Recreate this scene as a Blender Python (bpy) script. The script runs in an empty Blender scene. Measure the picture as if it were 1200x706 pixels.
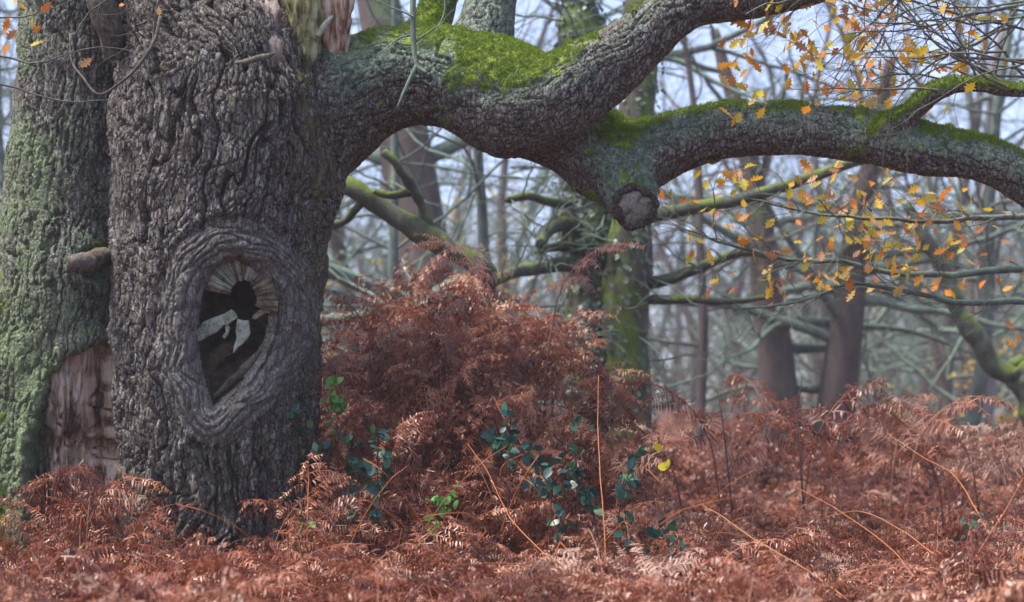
import bpy, math, random
import numpy as np
from mathutils import Vector, Matrix, Euler

random.seed(7)
RNG = np.random.default_rng(11)
scene = bpy.context.scene
R = math.radians

# ------------------------------------------------------------------ camera
EYE = 1.55          # eye height
FPX = 2333.0        # focal length in photo pixels (70 mm on 36 mm, 1200 px wide)
HORY = 480.0        # row of the horizon
cam_data = bpy.data.cameras.new('camera')
cam = bpy.data.objects.new('camera', cam_data)
scene.collection.objects.link(cam)
cam.location = (0, 0, EYE)
cam.rotation_euler = (R(90), 0, 0)
cam_data.lens = 70
cam_data.sensor_width = 36
cam_data.shift_y = (HORY - 353) / 1200.0
cam_data.clip_start = 0.1
cam_data.clip_end = 2000
cam_data.dof.use_dof = True
cam_data.dof.focus_distance = 10.5
cam_data.dof.aperture_fstop = 2.0
scene.camera = cam

# ------------------------------------------------------------------ sky, sun, exposure
SUN_EL, SUN_AZ = 64.0, -80.0     # azimuth measured from behind the camera towards its left
world = bpy.data.worlds.new('World')
scene.world = world
world.use_nodes = True
wn = world.node_tree
wn.nodes.clear()
sky = wn.nodes.new('ShaderNodeTexSky')
sky.sky_type = 'NISHITA'
sky.sun_disc = False
sky.sun_elevation = R(SUN_EL)
sky.air_density = 0.4
sky.dust_density = 2.0
sky.ozone_density = 0.3
bg = wn.nodes.new('ShaderNodeBackground')
bg.inputs['Strength'].default_value = 0.12
wo = wn.nodes.new('ShaderNodeOutputWorld')
wn.links.new(sky.outputs[0], bg.inputs[0])
wn.links.new(bg.outputs[0], wo.inputs[0])
sun_data = bpy.data.lights.new('sun', 'SUN')
sun_data.energy = 1.5
sun_data.angle = R(14)
sun_data.color = (1.0, 0.94, 0.85)
sun = bpy.data.objects.new('sun', sun_data)
scene.collection.objects.link(sun)
# direction towards the sun: behind the camera (-Y), to the left
az = R(SUN_AZ)
sd = Vector((math.sin(az) * math.cos(R(SUN_EL)), -math.cos(az) * math.cos(R(SUN_EL)), math.sin(R(SUN_EL))))
sun.rotation_euler = sd.to_track_quat('Z', 'Y').to_euler()
sun.location = (-6, -8, 14)
sky.sun_rotation = math.atan2(sd.x, sd.y)

scene.view_settings.view_transform = 'Standard'
scene.view_settings.look = 'None'
scene.view_settings.exposure = 2.1
scene.view_settings.gamma = 1.0
scene.view_settings.use_curve_mapping = False
scene.render.engine = 'CYCLES'
scene.cycles.use_denoising = True
scene.cycles.max_bounces = 6
scene.cycles.volume_bounces = 1
scene.cycles.transparent_max_bounces = 8
scene.cycles.sample_clamp_indirect = 4.0

# ------------------------------------------------------------------ helpers
def P(px, py, D):
    """photo pixel + distance along the view -> world point"""
    return np.array([(px - 600.0) / FPX * D, D, EYE + (HORY - py) / FPX * D])

COL = scene.collection

def tag(o, label=None, cat=None, group=None, kind=None):
    if label: o['label'] = label
    if cat: o['category'] = cat
    if group: o['group'] = group
    if kind: o['kind'] = kind
    return o

def empty(name, loc=(0, 0, 0), parent=None):
    e = bpy.data.objects.new(name, None)
    e.empty_display_size = 0.2
    e.location = [float(c) for c in loc]
    COL.objects.link(e)
    if parent: e.parent = parent
    return e

def mesh_np(name, V, faces, smooth=True):
    """faces: list of int arrays (n,3) / (n,4)"""
    m = bpy.data.meshes.new(name)
    V = np.asarray(V, dtype=np.float32)
    m.vertices.add(len(V))
    m.vertices.foreach_set('co', V.ravel())
    faces = [np.asarray(f, dtype=np.int32) for f in faces if len(f)]
    nl = sum(f.size for f in faces)
    nf = sum(len(f) for f in faces)
    m.loops.add(nl)
    m.polygons.add(nf)
    m.loops.foreach_set('vertex_index', np.concatenate([f.ravel() for f in faces]))
    st, off = [], 0
    for f in faces:
        st.append(off + np.arange(len(f)) * f.shape[1])
        off += f.size
    m.polygons.foreach_set('loop_start', np.concatenate(st).astype(np.int32))
    m.polygons.foreach_set('use_smooth', np.full(nf, smooth))
    m.update(calc_edges=True)
    return m

def link(name, mesh, mat=None, parent=None, loc=None):
    o = bpy.data.objects.new(name, mesh)
    if mat is not None:
        mesh.materials.clear()
        mesh.materials.append(mat)
    COL.objects.link(o)
    if parent is not None:
        o.parent = parent
    if loc is not None:
        o.location = [float(c) for c in loc]
    return o

def add_attr(m, name, arr):
    a = m.attributes.new(name, 'FLOAT', 'POINT')
    a.data.foreach_set('value', np.asarray(arr, dtype=np.float32))

class MB:
    """mesh collector"""
    def __init__(s):
        s.V, s.Q, s.T, s.n = [], [], [], 0
    def add(s, V, Q=None, T=None):
        V = np.asarray(V, dtype=np.float64)
        if Q is not None and len(Q): s.Q.append(np.asarray(Q) + s.n)
        if T is not None and len(T): s.T.append(np.asarray(T) + s.n)
        s.V.append(V)
        s.n += len(V)
    def tube(s, pts, rad, sides=6, cap=True):
        V, Q, T = tube(pts, rad, sides, cap)
        s.add(V, Q, T)
    def mesh(s, name, smooth=True, origin=None):
        V = np.concatenate(s.V)
        if origin is not None: V = V - np.asarray(origin)
        f = []
        if s.Q: f.append(np.concatenate(s.Q))
        if s.T: f.append(np.concatenate(s.T))
        return mesh_np(name, V, f, smooth)

def frames(pts):
    pts = np.asarray(pts, float)
    n = len(pts)
    t = np.zeros_like(pts)
    t[1:-1] = pts[2:] - pts[:-2]
    t[0] = pts[1] - pts[0]
    t[-1] = pts[-1] - pts[-2]
    t /= np.linalg.norm(t, axis=1)[:, None] + 1e-12
    e1 = np.zeros_like(pts)
    a = np.array([1.0, 0, 0]) if abs(t[0][0]) < 0.8 else np.array([0, 1.0, 0])
    e = a - t[0] * a.dot(t[0])
    e /= np.linalg.norm(e)
    for i in range(n):
        e = e - t[i] * e.dot(t[i])
        e /= np.linalg.norm(e) + 1e-12
        e1[i] = e
    return t, e1, np.cross(t, e1)

def tube(pts, rad, sides=6, cap=True):
    pts = np.asarray(pts, float)
    n = len(pts)
    rad = np.broadcast_to(np.asarray(rad, float), (n,))
    t, e1, e2 = frames(pts)
    a = np.linspace(0, 2 * np.pi, sides, endpoint=False)
    ring = e1[:, None, :] * np.cos(a)[None, :, None] + e2[:, None, :] * np.sin(a)[None, :, None]
    V = (pts[:, None, :] + ring * rad[:, None, None]).reshape(-1, 3)
    i = np.arange(n - 1)[:, None] * sides
    j = np.arange(sides)[None, :]
    j2 = (j + 1) % sides
    Q = np.stack([i + j, i + j2, i + sides + j2, i + sides + j], -1).reshape(-1, 4)
    T = np.zeros((0, 3), int)
    if cap:
        c0, c1 = len(V), len(V) + 1
        V = np.vstack([V, pts[:1], pts[-1:]])
        jj = np.arange(sides)
        T = np.vstack([np.stack([np.full(sides, c0), (jj + 1) % sides, jj], 1),
                       np.stack([np.full(sides, c1), (n - 1) * sides + jj, (n - 1) * sides + (jj + 1) % sides], 1)])
    return V, Q, T

def spline(pts, n):
    """Catmull-Rom resample; pts (k,d)"""
    pts = np.asarray(pts, float)
    k = len(pts)
    ext = np.vstack([2 * pts[0] - pts[1], pts, 2 * pts[-1] - pts[-2]])
    u = np.linspace(0, k - 1 - 1e-9, n)
    i = u.astype(int)
    f = (u - i)[:, None]
    p0, p1, p2, p3 = ext[i], ext[i + 1], ext[i + 2], ext[i + 3]
    return 0.5 * (2 * p1 + (p2 - p0) * f + (2 * p0 - 5 * p1 + 4 * p2 - p3) * f ** 2 + (3 * p1 - p0 - 3 * p2 + p3) * f ** 3)

def sstep(a, b, x):
    t = np.clip((x - a) / (b - a), 0, 1)
    return t * t * (3 - 2 * t)

# ---- numpy noise
def hash01(ix, iy, iz, seed):
    h = (ix.astype(np.int64) * 374761393 + iy.astype(np.int64) * 668265263 + iz.astype(np.int64) * 2147483647 + seed * 1274126177) & 0xFFFFFFFF
    h = ((h ^ (h >> 13)) * 1274126177) & 0xFFFFFFFF
    h = ((h ^ (h >> 16)) * 2246822519) & 0xFFFFFFFF
    h = h ^ (h >> 15)
    return (h & 0xFFFFFF) / float(0x1000000)

def vnoise(p, seed=0):
    """value noise -1..1, p (N,3)"""
    f = np.floor(p)
    i = f.astype(np.int64)
    t = p - f
    t = t * t * (3 - 2 * t)
    out = 0
    for dx in (0, 1):
        wx = t[:, 0] if dx else 1 - t[:, 0]
        for dy in (0, 1):
            wy = t[:, 1] if dy else 1 - t[:, 1]
            for dz in (0, 1):
                wz = t[:, 2] if dz else 1 - t[:, 2]
                out = out + wx * wy * wz * hash01(i[:, 0] + dx, i[:, 1] + dy, i[:, 2] + dz, seed)
    return out * 2 - 1

def fbm(p, seed=0, oct=3):
    s, a, tot = 0, 1.0, 0
    for k in range(oct):
        s = s + a * vnoise(p * (2.03 ** k) + 17.3 * k, seed + k)
        tot += a
        a *= 0.5
    return s / tot

def worley(p, seed=0):
    f = np.floor(p).astype(np.int64)
    t = p - f
    F1 = np.full(len(p), 9.0)
    F2 = np.full(len(p), 9.0)
    for dx in (-1, 0, 1):
        for dy in (-1, 0, 1):
            for dz in (-1, 0, 1):
                cx, cy, cz = f[:, 0] + dx, f[:, 1] + dy, f[:, 2] + dz
                d = np.sqrt((dx + hash01(cx, cy, cz, seed) - t[:, 0]) ** 2 + (dy + hash01(cx, cy, cz, seed + 1) - t[:, 1]) ** 2
                            + (dz + hash01(cx, cy, cz, seed + 2) - t[:, 2]) ** 2)
                F2 = np.minimum(F2, np.maximum(F1, d))
                F1 = np.minimum(F1, d)
    return F1, F2

def poly_sd(x, z, poly):
    """signed distance to polygon (negative inside)"""
    poly = np.asarray(poly, float)
    d = np.full(len(x), 1e9)
    inside = np.zeros(len(x), bool)
    n = len(poly)
    for i in range(n):
        a, b = poly[i], poly[(i + 1) % n]
        ab = b - a
        t = np.clip(((x - a[0]) * ab[0] + (z - a[1]) * ab[1]) / (ab @ ab), 0, 1)
        d = np.minimum(d, np.hypot(x - a[0] - t * ab[0], z - a[1] - t * ab[1]))
        c = ((a[1] > z) != (b[1] > z)) & (x < (b[0] - a[0]) * (z - a[1]) / (b[1] - a[1] + 1e-12) + a[0])
        inside ^= c
    return np.where(inside, -d, d)

# ------------------------------------------------------------------ materials
def new_mat(name):
    m = bpy.data.materials.new(name)
    m.use_nodes = True
    nt = m.node_tree
    nt.nodes.clear()
    out = nt.nodes.new('ShaderNodeOutputMaterial')
    b = nt.nodes.new('ShaderNodeBsdfPrincipled')
    nt.links.new(b.outputs[0], out.inputs[0])
    b.inputs['Roughness'].default_value = 0.8
    b.inputs['Specular IOR Level'].default_value = 0.3
    return m, nt, b, out

def N(nt, t, **kw):
    n = nt.nodes.new(t)
    for k, v in kw.items():
        if hasattr(n, k) and k not in n.inputs.keys():
            setattr(n, k, v)
        else:
            n.inputs[k].default_value = v
    return n

def noise_node(nt, scale, detail=4, rough=0.6, coord='Object', vec=None, dist=0.0):
    if vec is None:
        tc = nt.nodes.new('ShaderNodeTexCoord')
        vec = tc.outputs[coord]
    n = nt.nodes.new('ShaderNodeTexNoise')
    n.inputs['Scale'].default_value = scale
    n.inputs['Detail'].default_value = detail
    n.inputs['Roughness'].default_value = rough
    n.inputs['Distortion'].default_value = dist
    nt.links.new(vec, n.inputs['Vector'])
    return n.outputs['Fac']

def ramp(nt, fac, stops):
    r = nt.nodes.new('ShaderNodeValToRGB')
    while len(r.color_ramp.elements) < len(stops):
        r.color_ramp.elements.new(0.5)
    for e, (p, c) in zip(r.color_ramp.elements, stops):
        e.position = p
        e.color = (*c, 1) if len(c) == 3 else c
    nt.links.new(fac, r.inputs[0])
    return r.outputs[0]

def mix(nt, fac, a, b):
    m = nt.nodes.new('ShaderNodeMix')
    m.data_type = 'RGBA'
    for s, v in ((m.inputs[0], fac), (m.inputs[6], a), (m.inputs[7], b)):
        if isinstance(v, (int, float)): s.default_value = v
        elif isinstance(v, tuple): s.default_value = (*v, 1)
        else: nt.links.new(v, s)
    return m.outputs[2]

def mth(nt, op, a, b=None, c=None, clamp=False):
    m = nt.nodes.new('ShaderNodeMath')
    m.operation = op
    m.use_clamp = clamp
    for i, v in enumerate((a, b, c)):
        if v is None: continue
        if isinstance(v, (int, float)): m.inputs[i].default_value = v
        else: nt.links.new(v, m.inputs[i])
    return m.outputs[0]

def attr(nt, name):
    a = nt.nodes.new('ShaderNodeAttribute')
    a.attribute_name = name
    return a.outputs['Fac']

def obj_random(nt):
    return nt.nodes.new('ShaderNodeObjectInfo').outputs['Random']

def bump(nt, b, h, strength=0.5, dist=0.01):
    n = nt.nodes.new('ShaderNodeBump')
    n.inputs['Strength'].default_value = strength
    n.inputs['Distance'].default_value = dist
    nt.links.new(h, n.inputs['Height'])
    nt.links.new(n.outputs[0], b.inputs['Normal'])

def smooth_mask(nt, val, lo, hi):
    m = nt.nodes.new('ShaderNodeMapRange')
    m.interpolation_type = 'SMOOTHSTEP'
    m.inputs['From Min'].default_value = lo
    m.inputs['From Max'].default_value = hi
    nt.links.new(val, m.inputs['Value'])
    return m.outputs[0]

def cover_mask(nt, amount, noise, soft=0.08):
    """1 where noise rises above (1-amount)"""
    wide = mth(nt, 'MULTIPLY_ADD', noise, 2.2, -0.6)
    s = mth(nt, 'ADD', amount, wide)
    return smooth_mask(nt, s, 1.0 - soft, 1.0 + soft)

def mat_bark():
    m, nt, b, out = new_mat('oak_bark')
    L = nt.links
    big = noise_node(nt, 2.2, 3)
    mid = noise_node(nt, 14, 4)
    fine = noise_node(nt, 75, 5, 0.7)
    plate = attr(nt, 'plate')
    wood_c = ramp(nt, big, [(0.36, (0.085, 0.056, 0.034)), (0.46, (0.135, 0.108, 0.084)), (0.55, (0.165, 0.15, 0.135)), (0.64, (0.225, 0.22, 0.20))])
    fine_c = ramp(nt, mid, [(0.32, (0.06, 0.045, 0.036)), (0.5, (0.135, 0.12, 0.112)), (0.66, (0.28, 0.27, 0.27))])
    top = mix(nt, 0.55, wood_c, fine_c)
    furrow = ramp(nt, big, [(0.3, (0.042, 0.027, 0.019)), (0.7, (0.055, 0.038, 0.030))])
    c = mix(nt, plate, furrow, top)
    tc = nt.nodes.new('ShaderNodeTexCoord')
    wob = nt.nodes.new('ShaderNodeTexNoise'); wob.inputs['Scale'].default_value = 16; wob.inputs['Detail'].default_value = 3
    L.new(tc.outputs['Object'], wob.inputs['Vector'])
    va = nt.nodes.new('ShaderNodeVectorMath'); va.operation = 'MULTIPLY_ADD'
    va.inputs[1].default_value = (0.05, 0.05, 0.05)
    L.new(wob.outputs['Color'], va.inputs[0]); L.new(tc.outputs['Object'], va.inputs[2])
    mp = nt.nodes.new('ShaderNodeMapping'); mp.inputs['Scale'].default_value = (42, 42, 12)
    L.new(va.outputs[0], mp.inputs[0])
    ve = nt.nodes.new('ShaderNodeTexVoronoi'); ve.feature = 'DISTANCE_TO_EDGE'; ve.inputs['Scale'].default_value = 1.0
    vc = nt.nodes.new('ShaderNodeTexVoronoi'); vc.feature = 'F1'; vc.inputs['Scale'].default_value = 1.0
    L.new(mp.outputs[0], ve.inputs['Vector']); L.new(mp.outputs[0], vc.inputs['Vector'])
    crack = smooth_mask(nt, ve.outputs['Distance'], 0.02, 0.14)
    sepc = nt.nodes.new('ShaderNodeSeparateColor'); L.new(vc.outputs['Color'], sepc.inputs[0])
    tint = ramp(nt, sepc.outputs[0], [(0.0, (0.05, 0.036, 0.026)), (0.3, (0.105, 0.083, 0.06)), (0.55, (0.20, 0.185, 0.165)), (0.8, (0.37, 0.36, 0.34)), (1.0, (0.16, 0.145, 0.065))])
    c = mix(nt, mth(nt, 'MULTIPLY', plate, 0.5), c, tint)
    c = mix(nt, mth(nt, 'MULTIPLY', mth(nt, 'MULTIPLY', attr(nt, 'ring'), plate), 0.35), c, (0.27, 0.26, 0.25))
    soft_crack = mth(nt, 'MAXIMUM', crack, mth(nt, 'MULTIPLY', attr(nt, 'ring'), 0.4))
    c = mix(nt, soft_crack, (0.042, 0.028, 0.020), c)
    speck = smooth_mask(nt, noise_node(nt, 70, 5, 0.75), 0.53, 0.62)
    c = mix(nt, mth(nt, 'MULTIPLY', speck, 0.5), c, (0.28, 0.275, 0.28))
    # olive algae film
    alg = cover_mask(nt, attr(nt, 'algae'), mid, 0.2)
    c = mix(nt, mth(nt, 'MULTIPLY', alg, 0.8), c, (0.10, 0.095, 0.032))
    # crusty lichen, blue green flakes and pale grey flakes
    lic = cover_mask(nt, attr(nt, 'lichen'), noise_node(nt, 60, 6, 0.78), 0.06)
    lc = ramp(nt, noise_node(nt, 28, 3), [(0.35, (0.075, 0.125, 0.075)), (0.5, (0.145, 0.205, 0.145)), (0.62, (0.25, 0.31, 0.255)), (0.72, (0.40, 0.43, 0.39))])
    c = mix(nt, lic, c, lc)
    gl = cover_mask(nt, attr(nt, 'greenlichen'), noise_node(nt, 50, 6, 0.8), 0.10)
    gc = ramp(nt, noise_node(nt, 55, 4, 0.7), [(0.3, (0.085, 0.13, 0.045)), (0.5, (0.17, 0.225, 0.105)), (0.7, (0.29, 0.345, 0.205))])
    c = mix(nt, gl, c, gc)
    mos = cover_mask(nt, attr(nt, 'moss'), mid, 0.12)
    mc = ramp(nt, noise_node(nt, 22, 4), [(0.34, (0.045, 0.085, 0.016)), (0.5, (0.13, 0.20, 0.02)), (0.66, (0.27, 0.33, 0.03))])
    c = mix(nt, mos, c, mc)
    L.new(c, b.inputs['Base Color'])
    b.inputs['Roughness'].default_value = 0.75
    hsum = mth(nt, 'ADD', mth(nt, 'MULTIPLY_ADD', fine, 0.5, mth(nt, 'MULTIPLY', noise_node(nt, 190, 3), 0.3)), mth(nt, 'MULTIPLY', soft_crack, 0.45))
    bump(nt, b, hsum, 0.9, 0.02)
    return m

def mat_wood(name, stops, scale=(14, 14, 1.6), rough=0.75, bumpd=0.006, det=5, blotch=0.35, bs=5.0, con=1.0, margin=False):
    m, nt, b, out = new_mat(name)
    tc = nt.nodes.new('ShaderNodeTexCoord')
    mp = nt.nodes.new('ShaderNodeMapping')
    mp.inputs['Scale'].default_value = scale
    nt.links.new(tc.outputs['Object'], mp.inputs[0])
    n1 = noise_node(nt, 1.0, det, 0.65, vec=mp.outputs[0], dist=0.6)
    n2 = noise_node(nt, bs, 5, 0.6)
    f = mth(nt, 'ADD', mth(nt, 'MULTIPLY', n1, 1 - blotch), mth(nt, 'MULTIPLY', n2, blotch))
    if con != 1.0: f = mth(nt, 'MULTIPLY_ADD', f, con, 0.5 - 0.5 * con)
    col = ramp(nt, f, stops)
    if margin:
        col = mix(nt, cover_mask(nt, attr(nt, 'rotten'), n2, 0.25), col, (0.045, 0.028, 0.018))
        col = mix(nt, cover_mask(nt, mth(nt, 'MULTIPLY', attr(nt, 'rotten'), 0.55), noise_node(nt, 20, 5, 0.7), 0.1), col, (0.09, 0.13, 0.07))
    nt.links.new(col, b.inputs['Base Color'])
    b.inputs['Roughness'].default_value = rough
    n3 = noise_node(nt, 4.0, 4, 0.7, vec=mp.outputs[0])
    bump(nt, b, n3, 0.7, bumpd)
    return m

def mat_mossy(name, base, mossc, amount=0.5, scale=9.0):
    """bark of the farther trees: bark, lichen, and moss on upward faces"""
    m, nt, b, out = new_mat(name)
    geo = nt.nodes.new('ShaderNodeNewGeometry')
    sep = nt.nodes.new('ShaderNodeSeparateXYZ')
    nt.links.new(geo.outputs['Normal'], sep.inputs[0])
    tc = nt.nodes.new('ShaderNodeTexCoord')
    mp = nt.nodes.new('ShaderNodeMapping')
    mp.inputs['Scale'].default_value = (1, 1, 0.35)
    nt.links.new(tc.outputs['Object'], mp.inputs[0])
    n1 = noise_node(nt, scale, 5, 0.65, vec=mp.outputs[0])
    n2 = noise_node(nt, scale * 0.35, 3)
    d = tuple(c * 0.55 for c in base)
    l = tuple(min(1, c * 1.5) for c in base)
    c = ramp(nt, n1, [(0.3, d), (0.5, base), (0.75, l)])
    up = mth(nt, 'MULTIPLY_ADD', sep.outputs['Z'], 0.35, amount)
    mk = cover_mask(nt, up, n2, 0.15)
    mc = ramp(nt, n1, [(0.3, tuple(x * 0.55 for x in mossc)), (0.7, mossc)])
    nt.links.new(mix(nt, mk, c, mc), b.inputs['Base Color'])
    bump(nt, b, n1, 0.8, 0.03)
    return m

def mat_leaf(name, cols, trans=0.35, rough=0.55, spec=0.3, tint=False):
    """thin leaf: per-object colour variation and translucency"""
    m, nt, b, out = new_mat(name)
    k = len(cols)
    stops = [(i / max(1, k - 1), c) for i, c in enumerate(cols)]
    r = obj_random(nt)
    n = noise_node(nt, 30, 3)
    if tint:
        r = mth(nt, 'ADD', mth(nt, 'MULTIPLY', r, 0.65), mth(nt, 'MULTIPLY', attr(nt, 'tint'), 0.42))
    f = mth(nt, 'MULTIPLY_ADD', mth(nt, 'SUBTRACT', n, 0.5), 0.7 if not tint else 0.4, r, clamp=True)
    c = ramp(nt, f, stops)
    nt.links.new(c, b.inputs['Base Color'])
    b.inputs['Roughness'].default_value = rough
    b.inputs['Specular IOR Level'].default_value = spec
    tr = nt.nodes.new('ShaderNodeBsdfTranslucent')
    nt.links.new(c, tr.inputs['Color'])
    mx = nt.nodes.new('ShaderNodeMixShader')
    mx.inputs[0].default_value = trans
    nt.links.new(b.outputs[0], mx.inputs[1])
    nt.links.new(tr.outputs[0], mx.inputs[2])
    nt.links.new(mx.outputs[0], out.inputs[0])
    return m

M = {}
M['bark'] = mat_bark()
M['deadwood'] = mat_wood('weathered_wood', [(0.36, (0.065, 0.038, 0.026)), (0.42, (0.22, 0.13, 0.08)), (0.50, (0.46, 0.33, 0.235)), (0.62, (0.66, 0.56, 0.46))], blotch=0.5, bs=3.6, bumpd=0.03, con=1.7, margin=True)
M['pinkwood'] = mat_wood('pale_snag_wood', [(0.32, (0.05, 0.03, 0.022)), (0.44, (0.16, 0.105, 0.08)), (0.54, (0.29, 0.23, 0.20)), (0.66, (0.42, 0.37, 0.34))], (40, 40, 3.5), blotch=0.45, bs=8, con=1.6, bumpd=0.02)
M['yellowwood'] = mat_wood('lichened_snag_wood', [(0.32, (0.05, 0.04, 0.02)), (0.44, (0.15, 0.14, 0.055)), (0.54, (0.28, 0.28, 0.12)), (0.66, (0.42, 0.42, 0.27))], (40, 40, 5), blotch=0.5, bs=9, con=1.6, bumpd=0.02)
M['endgrain'] = mat_wood('weathered_end_grain', [(0.36, (0.08, 0.07, 0.05)), (0.44, (0.23, 0.24, 0.18)), (0.52, (0.36, 0.40, 0.32)), (0.64, (0.52, 0.55, 0.46))], (70, 70, 70), det=4, bumpd=0.01, blotch=0.55, bs=13)
M['endgrain_brown'] = mat_wood('browned_end_grain', [(0.38, (0.05, 0.032, 0.02)), (0.46, (0.13, 0.095, 0.055)), (0.55, (0.22, 0.185, 0.12)), (0.68, (0.34, 0.31, 0.24))], (70, 70, 70), det=4, bumpd=0.01, blotch=0.55, bs=13)
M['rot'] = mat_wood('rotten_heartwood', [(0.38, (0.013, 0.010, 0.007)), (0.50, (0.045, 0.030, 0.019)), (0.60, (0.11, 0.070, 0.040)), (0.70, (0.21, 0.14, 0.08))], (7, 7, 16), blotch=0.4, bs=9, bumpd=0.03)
M['cutwood'] = mat_wood('cut_face_wood', [(0.36, (0.03, 0.024, 0.018)), (0.46, (0.085, 0.07, 0.055)), (0.55, (0.15, 0.13, 0.105)), (0.66, (0.25, 0.23, 0.20))], (40, 40, 22), blotch=0.45, bs=11, bumpd=0.02)
M['sawn'] = mat_wood('sawn_face_wood', [(0.36, (0.05, 0.042, 0.032)), (0.46, (0.13, 0.115, 0.095)), (0.55, (0.20, 0.185, 0.16)), (0.66, (0.30, 0.29, 0.27))], (30, 30, 30), blotch=0.5, bs=9, bumpd=0.01)
M['twig'] = mat_mossy('twig_bark', (0.115, 0.095, 0.085), (0.20, 0.25, 0.19), 0.36, 18)
M['twigdark'] = mat_mossy('dark_twig_bark', (0.075, 0.052, 0.048), (0.14, 0.14, 0.10), 0.2, 18)
M['mossbranch'] = mat_mossy('mossy_branch_bark', (0.06, 0.068, 0.052), (0.13, 0.18, 0.03), 0.30, 11)
M['lichbranch'] = mat_mossy('lichened_branch_bark', (0.10, 0.13, 0.115), (0.17, 0.24, 0.17), 0.36, 9)
M['fartrunk'] = mat_mossy('far_trunk_bark', (0.085, 0.065, 0.06), (0.10, 0.14, 0.06), 0.18, 5)
M['ivytrunk'] = mat_mossy('ivy_trunk_bark', (0.085, 0.082, 0.06), (0.14, 0.20, 0.035), 0.42, 7)
M['palebark'] = mat_mossy('pale_birch_bark', (0.27, 0.255, 0.25), (0.20, 0.22, 0.19), 0.1, 3)
M['moss'] = mat_leaf('moss_blades', [(0.07, 0.12, 0.015), (0.16, 0.23, 0.02), (0.27, 0.34, 0.03)], 0.3, 0.7, 0.1)
M['fern'] = mat_leaf('dead_bracken', [(0.022, 0.007, 0.004), (0.075, 0.019, 0.010), (0.16, 0.040, 0.018), (0.29, 0.090, 0.040), (0.50, 0.25, 0.155)], 0.22, 0.38, 0.5, tint=True)
M['fernpale'] = mat_leaf('pale_dead_bracken', [(0.20, 0.09, 0.058), (0.33, 0.18, 0.125), (0.50, 0.33, 0.25)], 0.25, 0.5, 0.4, tint=True)
M['stalk'] = mat_leaf('bracken_stalk', [(0.36, 0.085, 0.02), (0.42, 0.13, 0.035), (0.36, 0.16, 0.07)], 0.1, 0.45, 0.4)
M['oakleaf'] = mat_leaf('autumn_oak_leaf', [(0.62, 0.17, 0.015), (0.66, 0.27, 0.02), (0.70, 0.44, 0.03), (0.55, 0.50, 0.05), (0.60, 0.32, 0.16), (0.40, 0.16, 0.05)], 0.42, 0.5, 0.3)
M['bramble'] = mat_leaf('bramble_leaf', [(0.008, 0.04, 0.038), (0.014, 0.06, 0.055), (0.025, 0.10, 0.07), (0.05, 0.14, 0.04)], 0.2, 0.38, 0.5)
M['freshleaf'] = mat_leaf('fresh_green_leaf', [(0.06, 0.20, 0.03), (0.12, 0.30, 0.08)], 0.35, 0.5, 0.3)
M['yellowleaf'] = mat_leaf('yellow_leaf', [(0.55, 0.50, 0.03), (0.70, 0.62, 0.05)], 0.4, 0.5, 0.3)
M['ivy'] = mat_leaf('ivy_leaf', [(0.02, 0.045, 0.025), (0.055, 0.09, 0.05), (0.13, 0.18, 0.14)], 0.15, 0.4, 0.5)
M['shrubleaf'] = mat_leaf('yellow_shrub_leaf', [(0.42, 0.30, 0.06), (0.55, 0.40, 0.08), (0.36, 0.33, 0.10)], 0.4, 0.6, 0.2)

def mat_ground():
    m, nt, b, out = new_mat('leaf_litter')
    n1 = noise_node(nt, 0.5, 4)
    n2 = noise_node(nt, 30, 5, 0.7)
    c = mix(nt, 0.5, ramp(nt, n1, [(0.35, (0.09, 0.045, 0.03)), (0.65, (0.17, 0.085, 0.06))]),
            ramp(nt, n2, [(0.3, (0.05, 0.03, 0.02)), (0.7, (0.22, 0.12, 0.08))]))
    nt.links.new(c, b.inputs['Base Color'])
    bump(nt, b, n2, 1.0, 0.04)
    return m
M['ground'] = mat_ground()

# ------------------------------------------------------------------ ground
def ground_z(x, y):
    x, y = np.asarray(x, float), np.asarray(y, float)
    p = np.stack([x * 0.16, y * 0.16, 0 * x], -1).reshape(-1, 3)
    z = 0.07 * vnoise(p, 3).reshape(x.shape)
    return z

gx = np.concatenate([np.linspace(-260, -16, 24), np.linspace(-15, 15, 61), np.linspace(16, 260, 24)])
gy = np.concatenate([np.linspace(-30, 2, 9), np.linspace(3, 30, 55), np.linspace(32, 320, 50)])
GX, GY = np.meshgrid(gx, gy)
GZ = ground_z(GX, GY)
nx, ny = len(gx), len(gy)
ii = np.arange(ny - 1)[:, None] * nx + np.arange(nx - 1)[None, :]
GQ = np.stack([ii, ii + 1, ii + nx + 1, ii + nx], -1).reshape(-1, 4)
ground = link('ground', mesh_np('ground', np.stack([GX, GY, GZ], -1).reshape(-1, 3), [GQ]), M['ground'])
tag(ground, 'brown leaf litter woodland ground under the bracken', 'ground', kind='structure')

# ------------------------------------------------------------------ the ancient oak
OAK = (-1.8, 12.0, 0.0)
oak = tag(empty('ancient_oak', OAK), 'gnarled ancient oak with hollow eye-shaped knot and heavy mossy limbs', 'tree')

def BR(pts, n=14):
    """pts: (px,py,D,rpx) -> (n,4) world + radius"""
    a = np.array([[*P(x, y, D), r * D / FPX] for x, y, D, r in pts])
    return spline(a, n)

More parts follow.
